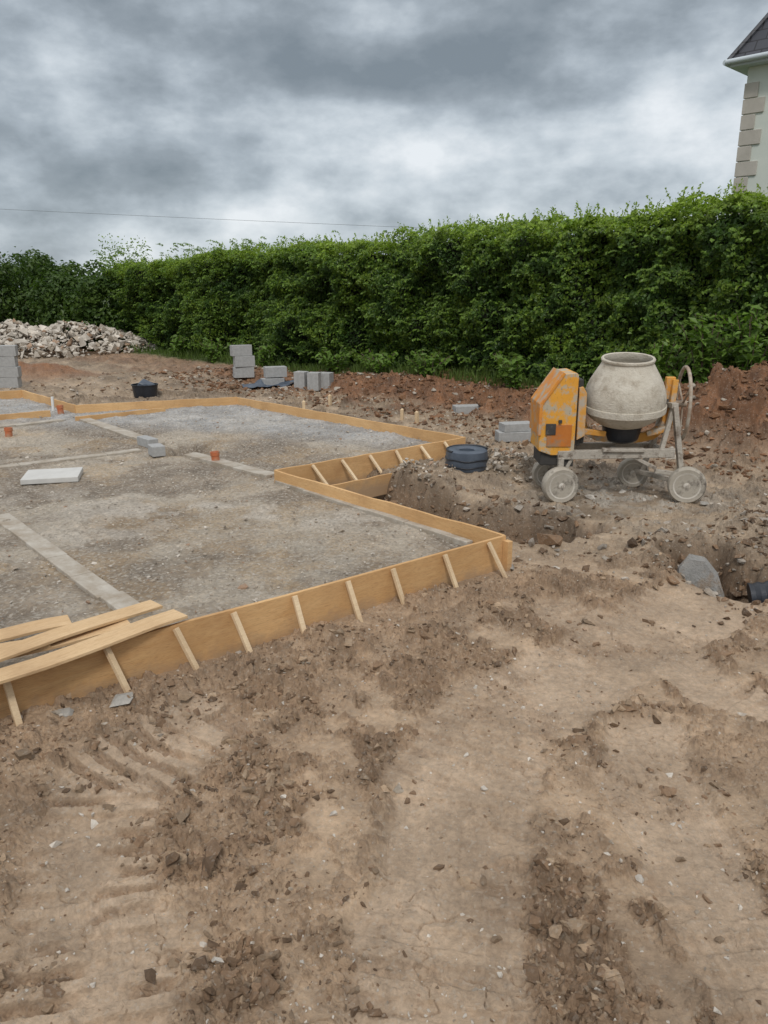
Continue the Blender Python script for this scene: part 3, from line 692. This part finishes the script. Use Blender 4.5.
# ------------------------------------------------------------------ cement mixer
T = empty('cement_mixer', (MIX.x, MIX.y, 0), 0, 'old yellow cement mixer with a cream drum and four wheels, crusted with cement', 'cement mixer')
Mt = Matrix.Translation((.03, .24, .52))@Matrix.Rotation(math.radians(7), 4, 'X')@Matrix.Rotation(math.radians(-1.5), 4, 'Y')
dr = [(.0, .15), (.18, .15), (.22, .165), (.30, .22), (.345, .275), (.356, .30), (.364, .35), (.364, .41), (.358, .45), (.343, .50), (.318, .56), (.285, .62), (.252, .675), (.232, .71), (.225, .725), (.225, .735), (.234, .742), (.236, .758), (.228, .768), (.212, .764), (.209, .73), (.22, .70), (.30, .56), (.34, .45), (.34, .36), (.27, .25), (.15, .19), (.0, .19)]
m = MB(); m.lathe(dr, 56, Mt); D = m.build('drum', M['cement'], T, 0, 28)
m = MB(); m.lathe([(.350, .285), (.374, .29), (.376, .32), (.374, .345), (.356, .35)], 56, Mt); m.build('ring_gear', M['cement'], D, 0, 35)
for k in range(2):
    a = k*math.pi; m = MB()
    m.tube([Mt@Vector((.27*math.cos(a), .27*math.sin(a), .27)), Mt@Vector((.16*math.cos(a+.4), .16*math.sin(a+.4), .4)), Mt@Vector((.20*math.cos(a+.8), .20*math.sin(a+.8), .6))], .016, 8)
    m.build('mixing_blade', M['cement'], D, 0, 60)
m = MB(); m.lathe([(.0, .0), (.13, .0), (.155, .02), (.185, .15), (.17, .16)], 36, Mt); m.build('drum_base', M['black'], T, 0, 35)
prof = [(-.775, .46), (-.775, .88), (-.59, 1.15), (-.475, 1.16), (-.455, 1.14), (-.455, .42), (-.66, .42)]
m = MB(); m.prism(prof, .0, .42); H = m.build('engine_housing', M['yellow'], T, .006)
m = MB(); m.prism([(-.79, .60), (-.79, .885), (-.595, 1.168), (-.575, 1.15), (-.76, .88), (-.765, .60)], -.012, .432); m.build('hood_flap', M['flap'], H, .003)
m = MB(); m.box((-.60, -.005, .60), (.22, .012, .20)); m.build('access_panel', M['orange_dark'], H, .003)
m = MB(); m.box((-.68, -.014, .66), (.09, .012, .10)); m.box((-.60, -.018, .73), (.03, .02, .03)); m.build('latch_plate', M['dark'], H, .003)
m = MB(); m.box((-.64, .2, .38), (.22, .34, .12)); m.box((-.50, .1, .37), (.10, .16, .12)); m.build('engine_base', M['dark'], T, .008)
m = MB(); m.box((-.425, .2, .80), (.055, .32, .60)); m.box((-.375, .2, .66), (.05, .22, .3)); m.box((-.36, .2, .9), (.03, .1, .2)); m.build('gearbox_plate', M['dark'], T, .01)
m = MB(); m.prism([(-.445, 1.03), (-.41, 1.04), (-.375, .98), (-.37, .60), (-.44, .56)], -.01, .03); m.build('side_guard', M['yellow_dirty'], T, .006)
pts = [(-.36, .24, .96), (-.365, .24, .74), (-.33, .22, .62), (-.20, .20, .56), (.1, .20, .53), (.30, .20, .57), (.42, .22, .66), (.44, .24, .82), (.44, .24, 1.08)]
m = MB()
for a_, b_ in zip(pts[:-1], pts[1:]):
    m.bar(a_, Vector(b_)+(Vector(b_)-Vector(a_)).normalized()*.02, .085, .055, (0, 1, 0))
m.build('yoke', M['yellow_dirty'], T, .008)
for a_, b_, w_, h_ in (((.47, .20, 1.08), (.435, .16, .64), .05, .06), ((-.16, .1, .60), (-.42, .04, .64), .05, .05), ((.22, .1, .60), (.42, .08, .66), .05, .05)):
    m = MB(); m.bar(a_, b_, w_, h_, (0, 1, 0)); m.build('yoke_brace', M['yellow_dirty'], T, .006)
m = MB(); m.lathe([(.0, -.07), (.05, -.07), (.05, .05), (.03, .06), (.03, .12), (0, .12)], 20, Matrix.Translation((.46, .24, .86))@Matrix.Rotation(math.radians(90), 4, 'Y')); m.build('pivot', M['dark'], T, 0, 35)
m = MB()
m.bar((-.60, .02, .42), (.46, .02, .44), .06, .08); m.bar((-.60, .42, .42), (.42, .42, .42), .06, .07)
m.bar((-.55, .02, .42), (-.55, .42, .42), .05, .06); m.bar((.42, .02, .42), (.40, .42, .42), .05, .06); m.bar((.0, .02, .40), (.0, .42, .40), .05, .05); m.bar((-.2, -.0, .47), (.18, .0, .47), .07, .03)
m.build('chassis_frame', M['frame'], T, .006)
m = MB(); m.bar((-.57, .0, .40), (-.57, .01, .15), .05, .06, (0, 1, 0)); m.bar((-.57, .44, .40), (-.57, .43, .15), .05, .06, (0, 1, 0)); m.bar((-.57, -.04, .165), (-.57, .48, .165), .045, .045); m.bar((-.46, .02, .40), (-.56, .02, .2), .03, .03, (0, 1, 0)); m.build('left_axle_support', M['frame'], T, .005)
m = MB(); m.bar((.44, .06, .86), (.55, .0, .17), .045, .06, (0, 1, 0)); m.bar((.44, .10, .84), (.32, .0, .40), .04, .045, (0, 1, 0)); m.bar((.44, .30, .80), (.33, .46, .17), .045, .05, (0, 1, 0)); m.bar((.58, -.04, .165), (.26, .52, .165), .045, .045); m.bar((.30, .02, .27), (.55, .0, .24), .035, .04); m.bar((.44, .05, .86), (.44, .42, .84), .06, .05); m.bar((.40, .42, .42), (.44, .36, .84), .04, .045)
m.build('right_axle_support', M['frame'], T, .005)
m = MB(); m.bar((.30, -.01, .30), (.10, .02, .40), .03, .03); m.build('stay', M['frame'], T, .003)
def mixwheel(x, y, r, rz):
    w = empty('wheel', (x, y, r-.01), rz); w.parent = T
    R = Matrix.Rotation(math.radians(90), 4, 'X')
    m = MB(); m.lathe([(r*.66, -.05), (r*.90, -.055), (r*.98, -.038), (r, 0), (r*.98, .038), (r*.90, .055), (r*.66, .05)], 40, R)
    m.build('tyre', M['tyre'], w, 0, 40)
    m = MB(); m.lathe([(0, .058), (.022, .056), (.03, .05), (r*.45, .040), (r*.60, .048), (r*.72, .054), (r*.70, -.05), (r*.6, -.04), (r*.4, -.02), (.03, -.03), (.025, -.055), (0, -.06)], 36, R)
    m.build('rim', M['rim'], w, 0, 40)
    m = MB(); m.lathe([(0, .070), (.010, .070), (.012, .05), (0, .05)], 12, R); m.build('hub_cap', M['frame'], w, 0, 40)
mixwheel(-.575, -.06, .168, .12); mixwheel(-.585, .46, .15, -.1); mixwheel(.575, -.06, .168, -.3); mixwheel(.265, .52, .15, -.2)
c0 = Vector((.56, .20, .86)); ax = .16
HW = MB(); HW.tube([c0+Vector((.31*math.sin(ax)*math.cos(a), .31*math.cos(ax)*math.cos(a), .33*math.sin(a))) for a in [2*math.pi*k/48 for k in range(48)]], .016, 10, True); hw = HW.build('tilt_wheel', M['rust'], T, 0, 60)
m = MB()
for k in range(3):
    a = 2*math.pi*k/3+.5; m.tube([c0, c0+Vector((.31*math.sin(ax)*math.cos(a), .31*math.cos(ax)*math.cos(a), .33*math.sin(a)))], .010, 8)
m.tube([c0+Vector((-.10, 0, 0)), c0+Vector((.03, 0, 0))], .03, 12); m.build('spokes', M['rust'], hw, 0, 60)

# ------------------------------------------------------------------ foliage
def leafmesh(name, P, Nn, S, C, mat, parent=None, elong=1.5):
    n = len(P)
    Nn = Nn/np.linalg.norm(Nn, axis=1, keepdims=True)
    t = rng.normal(size=(n, 3)); t -= (t*Nn).sum(1, keepdims=True)*Nn; t /= np.linalg.norm(t, axis=1, keepdims=True)
    b_ = np.cross(Nn, t); S = S[:, None]
    v0 = P-t*S*elong*.5; v2 = P+t*S*elong*.5-Nn*S*.15; v1 = P+b_*S*.45+Nn*S*.12; v3 = P-b_*S*.45+Nn*S*.12
    V = np.stack([v0, v1, v2, v3], 1).reshape(-1, 3); Q = np.arange(4*n).reshape(-1, 4)
    return link_mesh(name, np_mesh(name, V, Q, np.repeat(C, 4, 0)), mat, parent)
HP0 = NH*HB; U0, U1 = -3.5, 23.4
def hp(u, off, z):
    return np.stack([HP0.x+BH.x*u+NH.x*off, HP0.y+BH.y*u+NH.y*off, z], -1)
def htop(u): return 3.13-.038*(u-4)+.22*(fbm(u*.7, u*0+1, 3, 7)-.5)+.24*(fbm(u*3.5, u*0+2, 2, 17)-.5)
def bulge(u, z): return -1.15*(fbm(u*.9, z*1.1, 3, 51)-.5)-.95*(fbm(u*3.2, z*3.6, 3, 57)-.5)
HD = empty('hedge', (HP0.x+BH.x*9, HP0.y+BH.y*9, .2), 0, 'long tall clipped green hedge running behind the building site', 'hedge')
def hedge_leaves(n, kind):
    u = rng.uniform(U0, U1, n)
    h = htop(u)
    if kind == 'front':
        z = .1+rng.random(n)**.85*(h-.1); rnd = np.clip((z-(h-.45))/.45, 0, 1)
        off = bulge(u, z)+rnd**2*.4+rng.exponential(.06, n)-.03; off = np.where(z < .7, off+.25*(1-z/.7), off)
        Nn = np.stack([-NH.x*np.ones(n), -NH.y*np.ones(n), .35+.8*rnd], 1)
    elif kind == 'top':
        off = rng.uniform(.1, 1.5, n); z = h+(fbm(u*2.5, off*2.5, 3, 63)-.5)*.36-rng.exponential(.04, n)-.2*(np.abs(off-.8)/.8)**3
        Nn = np.stack([-NH.x*.3*np.ones(n), -NH.y*.3*np.ones(n), np.ones(n)], 1)
    elif kind == 'end':
        u = U1+rng.normal(0, .12, n); off = rng.uniform(0, 1.5, n); z = .1+rng.random(n)*(h-.15)
        Nn = np.stack([BH.x*np.ones(n), BH.y*np.ones(n), .3*np.ones(n)], 1)
    else:
        z = .1+rng.random(n)*(h-.2); off = 1.75+bulge(u+40, z)*.5
        Nn = np.stack([NH.x*np.ones(n), NH.y*np.ones(n), .3*np.ones(n)], 1)
    P = hp(u, off, z); Nn = Nn+rng.normal(size=(n, 3))*.6
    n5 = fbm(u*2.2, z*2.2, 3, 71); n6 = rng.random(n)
    base = np.array((.062, .118, .020)); yellow_green = np.array((.23, .325, .042)); dk = np.array((.034, .076, .018))
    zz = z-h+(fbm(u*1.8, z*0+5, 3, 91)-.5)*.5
    k = (sst(.45, .75, n5*.55+n6*.45)*.7+.95*sst(-.45, .02, zz))[:, None]; k = np.clip(k, 0, 1)  # share of yellow-green leaves: random, and rising towards the hedge top
    c = base*(1-k)+yellow_green*k; kd = sst(.5, .8, 1-n5)[:, None]*.7*(1-sst(-.3, 0, z-h)[:, None]); c = c*(1-kd)+dk*kd
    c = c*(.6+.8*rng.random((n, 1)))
    return P, Nn, rng.uniform(.026, .062, n), c
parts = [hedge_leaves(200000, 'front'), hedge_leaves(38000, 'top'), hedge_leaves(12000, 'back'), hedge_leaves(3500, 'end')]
sp_u = rng.uniform(U0, U1, 1300); P = []
for u in sp_u:
    h = float(htop(np.array([u]))[0]); off = random.uniform(.05, .9); L = random.choice((.08, .1, .12, .15, .2, .26)); dx = random.uniform(-.5, .5); dy = random.uniform(-.35, .1)
    for k in range(int(L/.022)):
        q = k*.022; P.append((u+dx*q+random.uniform(-.02, .02), off+dy*q+random.uniform(-.02, .02), h+q-.03))
P = np.array(P); PP = hp(P[:, 0], P[:, 1], P[:, 2]); n = len(PP)
parts.append((PP, rng.normal(size=(n, 3)), rng.uniform(.022, .045, n), np.array((.23, .32, .05))*(.7+.6*rng.random((n, 1)))))
n_s = 2600; P = []
su = rng.uniform(U0, U1, n_s); szz = rng.uniform(.3, 2.9, n_s); so = bulge(su, szz)
for u, z, o_ in zip(su, szz, so):
    L = random.uniform(.1, .36); dx = random.uniform(-.5, .5)
    for k in range(int(L/.025)):
        q = k*.025; P.append((u+dx*q+random.uniform(-.02, .02), o_-q*.8, z+q*.6-q*q*2.0))
P = np.array(P); PP = hp(P[:, 0], P[:, 1], P[:, 2]); n = len(PP)
parts.append((PP, np.array((-.5, -.5, .8))+rng.normal(size=(n, 3))*.4, rng.uniform(.03, .052, n), np.array((.145, .235, .037))*(.5+.9*rng.random((n, 1)))))
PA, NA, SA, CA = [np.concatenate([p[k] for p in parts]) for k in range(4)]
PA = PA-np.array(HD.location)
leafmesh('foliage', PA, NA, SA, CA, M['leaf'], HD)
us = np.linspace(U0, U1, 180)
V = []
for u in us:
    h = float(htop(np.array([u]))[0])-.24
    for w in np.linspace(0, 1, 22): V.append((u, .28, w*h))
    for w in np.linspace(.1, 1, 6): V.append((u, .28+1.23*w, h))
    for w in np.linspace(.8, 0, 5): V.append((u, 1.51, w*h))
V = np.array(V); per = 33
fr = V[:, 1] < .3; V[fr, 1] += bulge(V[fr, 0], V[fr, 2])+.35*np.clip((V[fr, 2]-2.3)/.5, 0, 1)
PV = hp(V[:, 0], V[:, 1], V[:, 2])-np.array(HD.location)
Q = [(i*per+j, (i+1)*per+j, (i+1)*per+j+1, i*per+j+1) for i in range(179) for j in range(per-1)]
link_mesh('dark_core', np_mesh('dark_core', PV, Q, None, True), M['core'], HD)  # added dark sheet behind the leaves, standing in for the hedge's dark inside

def bush(x, y, h, r, label, n=9000, tint=1.0, name='bush', cat='bush', leaf=(.06, .12)):
    t = empty(name, (x, y, 0), 0, label, cat)
    cl = []
    for _ in range(30):
        a = random.uniform(0, 6.28); q = math.sqrt(random.random())*r*.8; z = random.uniform(.10, .88)*h
        cl.append((q*math.cos(a), q*math.sin(a), z, random.uniform(.22, .42)*r*(1.1-.35*z/h)))
    P = []; Nn = []
    for _ in range(n):
        c = random.choice(cl); v = Vector((random.gauss(0, 1), random.gauss(0, 1), random.gauss(0, 1))).normalized()
        s = c[3]*random.uniform(.7, 1.15)
        if random.random() < .06: s *= 1.35
        P.append((c[0]+v.x*s, c[1]+v.y*s, max(.05, c[2]+v.z*s))); Nn.append((v.x, v.y, v.z+.4))
    P = np.array(P); Nn = np.array(Nn)+rng.normal(size=(n, 3))*.5
    k = rng.random((n, 1)); kk = fbm(P[:, 0]*2, P[:, 2]*2, 2, 5)[:, None]
    c = (np.array((.045, .09, .020))*(1-k*kk)+np.array((.15, .235, .042))*k*kk)*tint
    leafmesh('crown', P, Nn, rng.uniform(leaf[0], leaf[1], n), c, M['leaf'], t)
    m = MB(); m.tube([(0, 0, -.1), (.03, 0, h*.3), (.0, .05, h*.6)], [.08, .06, .03], 8)
    for k in range(7):
        c = cl[k]; m.tube([(0, 0, h*.15), (c[0]*.5, c[1]*.5, c[2]*.6), (c[0], c[1], c[2])], [.04, .03, .012], 6)
    m.build('trunk', M['bark'], t, 0, 60)
    return t
bush(-14.2, 27.0, 2.6, 1.9, 'leftmost dark green bush behind the rubble heap', 9000, .85)
bush(-12.0, 26.2, 3.0, 1.5, 'tall dark bush second from the left behind the rubble', 10000, .8)
bush(-9.9, 25.2, 2.85, 1.4, 'dark bush with an uneven top behind the right end of the rubble', 10000, .85)
bush(-8.6, 24.0, 2.35, 1.1, 'dark green bush where the hedge begins behind the rubble', 7000, .9)
bush(-13.0, 29.5, 3.1, 1.6, 'taller loose bush showing above the leftmost bushes', 11000, .9)

def weeds(n, ulo, uhi, olo, ohi, h0, h1, wl, col, name, label):
    uu = rng.uniform(ulo, uhi, n); oo = rng.uniform(olo, ohi, n)
    pp = hp(uu, oo, np.zeros(n)); zz = terrain(pp[:, 0], pp[:, 1], False); vv = vn(uu*1.5, oo*2, 9)
    V = []; Q = []; C = []; b_ = 0
    for i in range(n):
        h = random.uniform(h0, h1)*(.5+1.0*vv[i]); a = random.uniform(0, 6.28); lean = random.uniform(0, .5)*h
        x, y, z = pp[i, 0], pp[i, 1], zz[i]
        dx, dy = math.cos(a), math.sin(a); w = random.uniform(.5, 1)*wl
        V += [(x-dy*w, y+dx*w, z), (x+dy*w, y-dx*w, z), (x+dx*lean*.4+dy*w*.7, y+dy*lean*.4-dx*w*.7, z+h*.6), (x+dx*lean, y+dy*lean, z+h)]
        Q.append((b_, b_+1, b_+2, b_+3)); b_ += 4
        c = np.array(col)*random.uniform(.6, 1.4); C += [c]*4
    o = link_mesh(name, np_mesh(name, V, Q, np.array(C)), M['leaf']); tag(o, label, 'grass', None, 'stuff')
weeds(8000, 4.0, 22, -.7, .15, .05, .26, .009, (.10, .15, .035), 'grass', 'strip of grass along the foot of the hedge')
def nettle(u, off, h, label):
    p = hp(np.array([u]), np.array([off]), np.array([0.]))[0]; z = hz(p[0], p[1])
    t = empty('weed_plant', (p[0], p[1], z), 0, label, 'weed', 'leafy weeds at the foot of the hedge')
    P = []; m = MB()
    for k in range(14):
        a = random.uniform(0, 6.28); l = random.uniform(.05, .45); hh = h*random.uniform(.6, 1); e = Vector((math.cos(a)*l, math.sin(a)*l, hh)); m.tube([(math.cos(a)*.05, math.sin(a)*.05, -.05), e*.55+Vector((0, 0, .05)), e], .006, 5)
        for q in range(int(hh/.025)):
            f = (q+1)/(hh/.025); P.append((e.x*f+random.uniform(-.07, .07), e.y*f+random.uniform(-.07, .07), hh*f+random.uniform(-.02, .02)))
    m.build('stem', M['bark'], t, 0, 60); P = np.array(P); n = len(P)
    leafmesh('leaves', P, np.array((0, -.3, 1))+rng.normal(size=(n, 3))*.5, rng.uniform(.05, .1, n), np.array((.13, .22, .038))*(.7+.6*rng.random((n, 1))), M['leaf'], t, 1.8)
for (u, off, h, lab) in ((3.3, -.75, 1.1, 'tall leafy weed at the right edge against the hedge'), (3.9, -.8, .95, 'leafy weed second from the right edge against the hedge'), (4.5, -.75, .95, 'leafy weed third from the right edge above the earth mound'),
                         (5.2, -.7, .8, 'leafy weed above the mixer handwheel at the hedge foot'), (7.6, -.7, .6, 'leafy weed at the hedge foot left of the mixer drum'), (9.6, -.6, .55, 'leafy weed at the hedge foot above the lone flat block'), (10.9, -.6, .5, 'leafy weed at the hedge foot midway along the bank'), (12.2, -.6, .6, 'leafy weed at the hedge foot right of the low row of blocks'), (14.6, -.6, .5, 'leafy weed at the hedge foot left of the leaning block stack'), (16.6, -.6, .6, 'leafy weed at the hedge foot midway between the stack and the rubble'), (18.6, -.5, .6, 'leafy weed at the hedge foot nearest the rubble heap')):
    nettle(u, off, h, lab)

# ------------------------------------------------------------------ house
hx, hy = 7.1, 17.0
HO = empty('house', (hx, hy, 0), math.radians(-45.6), 'pale rendered house with stone quoins and slate roof behind the hedge', 'house')
E = 5.98; Lx, Ly = 9.0, 7.5
m = MB(); m.box((Lx/2, Ly/2, E/2), (Lx, Ly, E)); m.build('wall', M['render'], HO)
qs = .285
for k in range(int(E/qs)):
    w = .42 if k % 2 == 0 else .27; w2 = .27 if k % 2 == 0 else .42
    m = MB(); m.box((w/2-.025, -.0, qs*.5+k*qs), (w, .06, qs-.018)); m.box((-.0, w2/2-.02, qs*.5+k*qs), (.056, w2, qs-.022))
    m.build('quoin', M['quoin'], HO, .008)
ov = .28; rz_ = 6.6
v = [(-ov, -ov, E), (Lx+ov, -ov, E), (Lx+ov, Ly+ov, E), (-ov, Ly+ov, E), (Ly/2, Ly/2, E+rz_), (Lx-Ly/2+.5, Ly/2, E+rz_)]
v = [(a_, b_, c_+.10) for a_, b_, c_ in v]
m = MB(); m.add(v, [(0, 1, 5, 4), (1, 2, 5), (2, 3, 4, 5), (3, 0, 4), (3, 2, 1, 0)]); ro = m.build('roof', M['slate'], HO)
m = MB(); m.tube([Vector(v[0])+Vector((0, 0, .02)), Vector(v[4])+Vector((0, 0, .02))], .05, 8); m.tube([v[4], v[5]], .06, 8); m.build('ridge_tiles', M['slate'], ro)
m = MB(); m.box((Lx/2, Ly/2, E+.04), (Lx+2*ov-.04, Ly+2*ov-.04, .09)); m.build('soffit', M['gutter'], HO, .004)
m = MB(); m.tube([(-ov-.03, -ov-.05, E+.08), (Lx+ov, -ov-.05, E+.08)], .05, 12); m.tube([(-ov-.05, -ov-.05, E+.08), (-ov-.05, Ly+ov, E+.08)], .05, 12); m.build('gutter', M['gutter'], HO, 0, 40)
for (x, z) in ((2.6, 4.2), (6.2, 4.2), (2.6, 1.4), (6.2, 1.4)):
    m = MB(); m.box((x, -.0, z), (1.2, .05, 1.2)); w = m.build('window', M['white'], HO, .004)
    for s in (-1, 1):
        m = MB(); m.box((x+s*.28, -.028, z), (.50, .01, 1.06)); m.build('pane', M['black'], w)

# ------------------------------------------------------------------ overhead cable
a_ = (-45., 60., 8.0); b_ = (40., 60., 4.6)
m = MB(); pts = []
for k in range(41):
    f = k/40; pts.append((a_[0]+(b_[0]-a_[0])*f, 60, a_[2]*(1-f)+b_[2]*f-.8*f*(1-f)))
m.tube(pts, .011, 6); tag(m.build('overhead_cable', M['cable'], None), 'thin overhead cable crossing the sky above the left hedge', 'cable')

# ------------------------------------------------------------------ world
w = bpy.data.worlds.new('World'); scene.world = w; w.use_nodes = True; nt = w.node_tree; nt.nodes.clear()
out = nt.nodes.new('ShaderNodeOutputWorld'); bg = nt.nodes.new('ShaderNodeBackground'); nt.links.new(bg.outputs[0], out.inputs[0])
SUN_EL, SUN_AZ = math.radians(50), math.radians(182)
sky = nt.nodes.new('ShaderNodeTexSky'); sky.sky_type = 'NISHITA'; sky.sun_disc = False; sky.sun_elevation = SUN_EL; sky.sun_rotation = SUN_AZ
tc = nt.nodes.new('ShaderNodeTexCoord'); sep = nt.nodes.new('ShaderNodeSeparateXYZ'); nt.links.new(tc.outputs['Generated'], sep.inputs[0])
def mth(op, a, b=None, c=None):
    n = nt.nodes.new('ShaderNodeMath'); n.operation = op
    for s, v in zip(n.inputs, (a, b, c)):
        if v is None: continue
        if isinstance(v, (int, float)): s.default_value = v
        else: nt.links.new(v, s)
    return n.outputs[0]
def wn(scale, det, rough, off, dist=0., zs=2.3):
    mp = nt.nodes.new('ShaderNodeMapping'); mp.inputs['Location'].default_value = off; mp.inputs['Scale'].default_value = (1, 1, zs); nt.links.new(tc.outputs['Generated'], mp.inputs[0])
    n = nt.nodes.new('ShaderNodeTexNoise'); n.inputs['Scale'].default_value = scale; n.inputs['Detail'].default_value = det; n.inputs['Roughness'].default_value = rough; n.inputs['Distortion'].default_value = dist
    nt.links.new(mp.outputs[0], n.inputs['Vector']); return n.outputs['Fac']
na_ = wn(3.4, 12, .54, (5.3, 1.2, 2.1), .0, 2.2); nb_ = wn(12.0, 10, .55, (8, 2, 1), .0, 1.7)
def blob(px, py, sx, sy, amp):
    u = (px-384)/F; v = (512-py)/F; d = Vector((u, cP+v*sP, -sP+v*cP)).normalized()
    e = mth('ADD', mth('POWER', mth('ABSOLUTE', mth('DIVIDE', mth('SUBTRACT', sep.outputs[0], d.x), sx)), 2.0), mth('POWER', mth('ABSOLUTE', mth('DIVIDE', mth('SUBTRACT', sep.outputs[2], d.z), sy)), 2.0))
    return mth('MULTIPLY', mth('EXPONENT', mth('MULTIPLY', e, -1.0)), amp)
val = mth('ADD', mth('ADD', mth('MULTIPLY', na_, .85), mth('MULTIPLY', nb_, .42)), .10)
for B in ((400, 75, .28, .040, -.10), (60, 100, .18, .05, -.05), (540, 30, .16, .05, -.07), (150, 20, .2, .04, -.01), (690, 145, .2, .06, .12), (745, 50, .08, .06, .12), (60, 238, .30, .026, .14), (330, 106, .06, .018, .10), (490, 150, .14, .025, .08), (300, 212, .3, .02, .05), (180, 165, .2, .018, -.04)):
    val = mth('ADD', val, blob(*B))
cr = nt.nodes.new('ShaderNodeValToRGB'); nt.links.new(val, cr.inputs[0]); e = cr.color_ramp.elements
e[0].position = .55; e[0].color = (.215, .255, .29, 1); e[1].position = .96; e[1].color = (.84, .88, .915, 1)
x = e.new(.66); x.color = (.30, .345, .385, 1); x = e.new(.74); x.color = (.41, .465, .515, 1); x = e.new(.84); x.color = (.60, .66, .71, 1)
sk = nt.nodes.new('ShaderNodeMix'); sk.data_type = 'RGBA'; sk.blend_type = 'MULTIPLY'; sk.inputs[0].default_value = 1; nt.links.new(sky.outputs[0], sk.inputs[6]); sk.inputs[7].default_value = (.1, .1, .1, 1)
mx = nt.nodes.new('ShaderNodeMix'); mx.data_type = 'RGBA'; mx.inputs[0].default_value = .93; nt.links.new(sk.outputs[2], mx.inputs[6])
up = nt.nodes.new('ShaderNodeMix'); up.data_type = 'RGBA'; upf = nt.nodes.new('ShaderNodeMapRange'); upf.inputs[1].default_value = .34; upf.inputs[2].default_value = .6; nt.links.new(sep.outputs[2], upf.inputs[0]); nt.links.new(upf.outputs[0], up.inputs[0])
nt.links.new(cr.outputs[0], up.inputs[6]); up.inputs[7].default_value = (.90, .92, .95, 1)
nt.links.new(up.outputs[2], mx.inputs[7]); nt.links.new(mx.outputs[2], bg.inputs[0]); bg.inputs[1].default_value = 1.0
sl = bpy.data.lights.new('sun', 'SUN'); sl.energy = 1.5; sl.angle = math.radians(10); sl.color = (1, .96, .91)
so = bpy.data.objects.new('sun', sl); COL.objects.link(so)
dS = Vector((math.sin(SUN_AZ)*math.cos(SUN_EL), math.cos(SUN_AZ)*math.cos(SUN_EL), math.sin(SUN_EL)))
so.rotation_euler = dS.to_track_quat('Z', 'Y').to_euler()
# ------------------------------------------------------------------ camera
cd = bpy.data.cameras.new('camera'); cam = bpy.data.objects.new('camera', cd); COL.objects.link(cam); scene.camera = cam
cam.location = (0, 0, CAMH); cam.rotation_euler = (math.radians(90)-PITCH, 0, 0)
cd.sensor_fit = 'VERTICAL'; cd.sensor_height = 24; cd.lens = 24*F/1024; cd.clip_end = 3000; cd.clip_start = .05
scene.view_settings.view_transform = 'Standard'; scene.view_settings.look = 'None'; scene.view_settings.exposure = 0
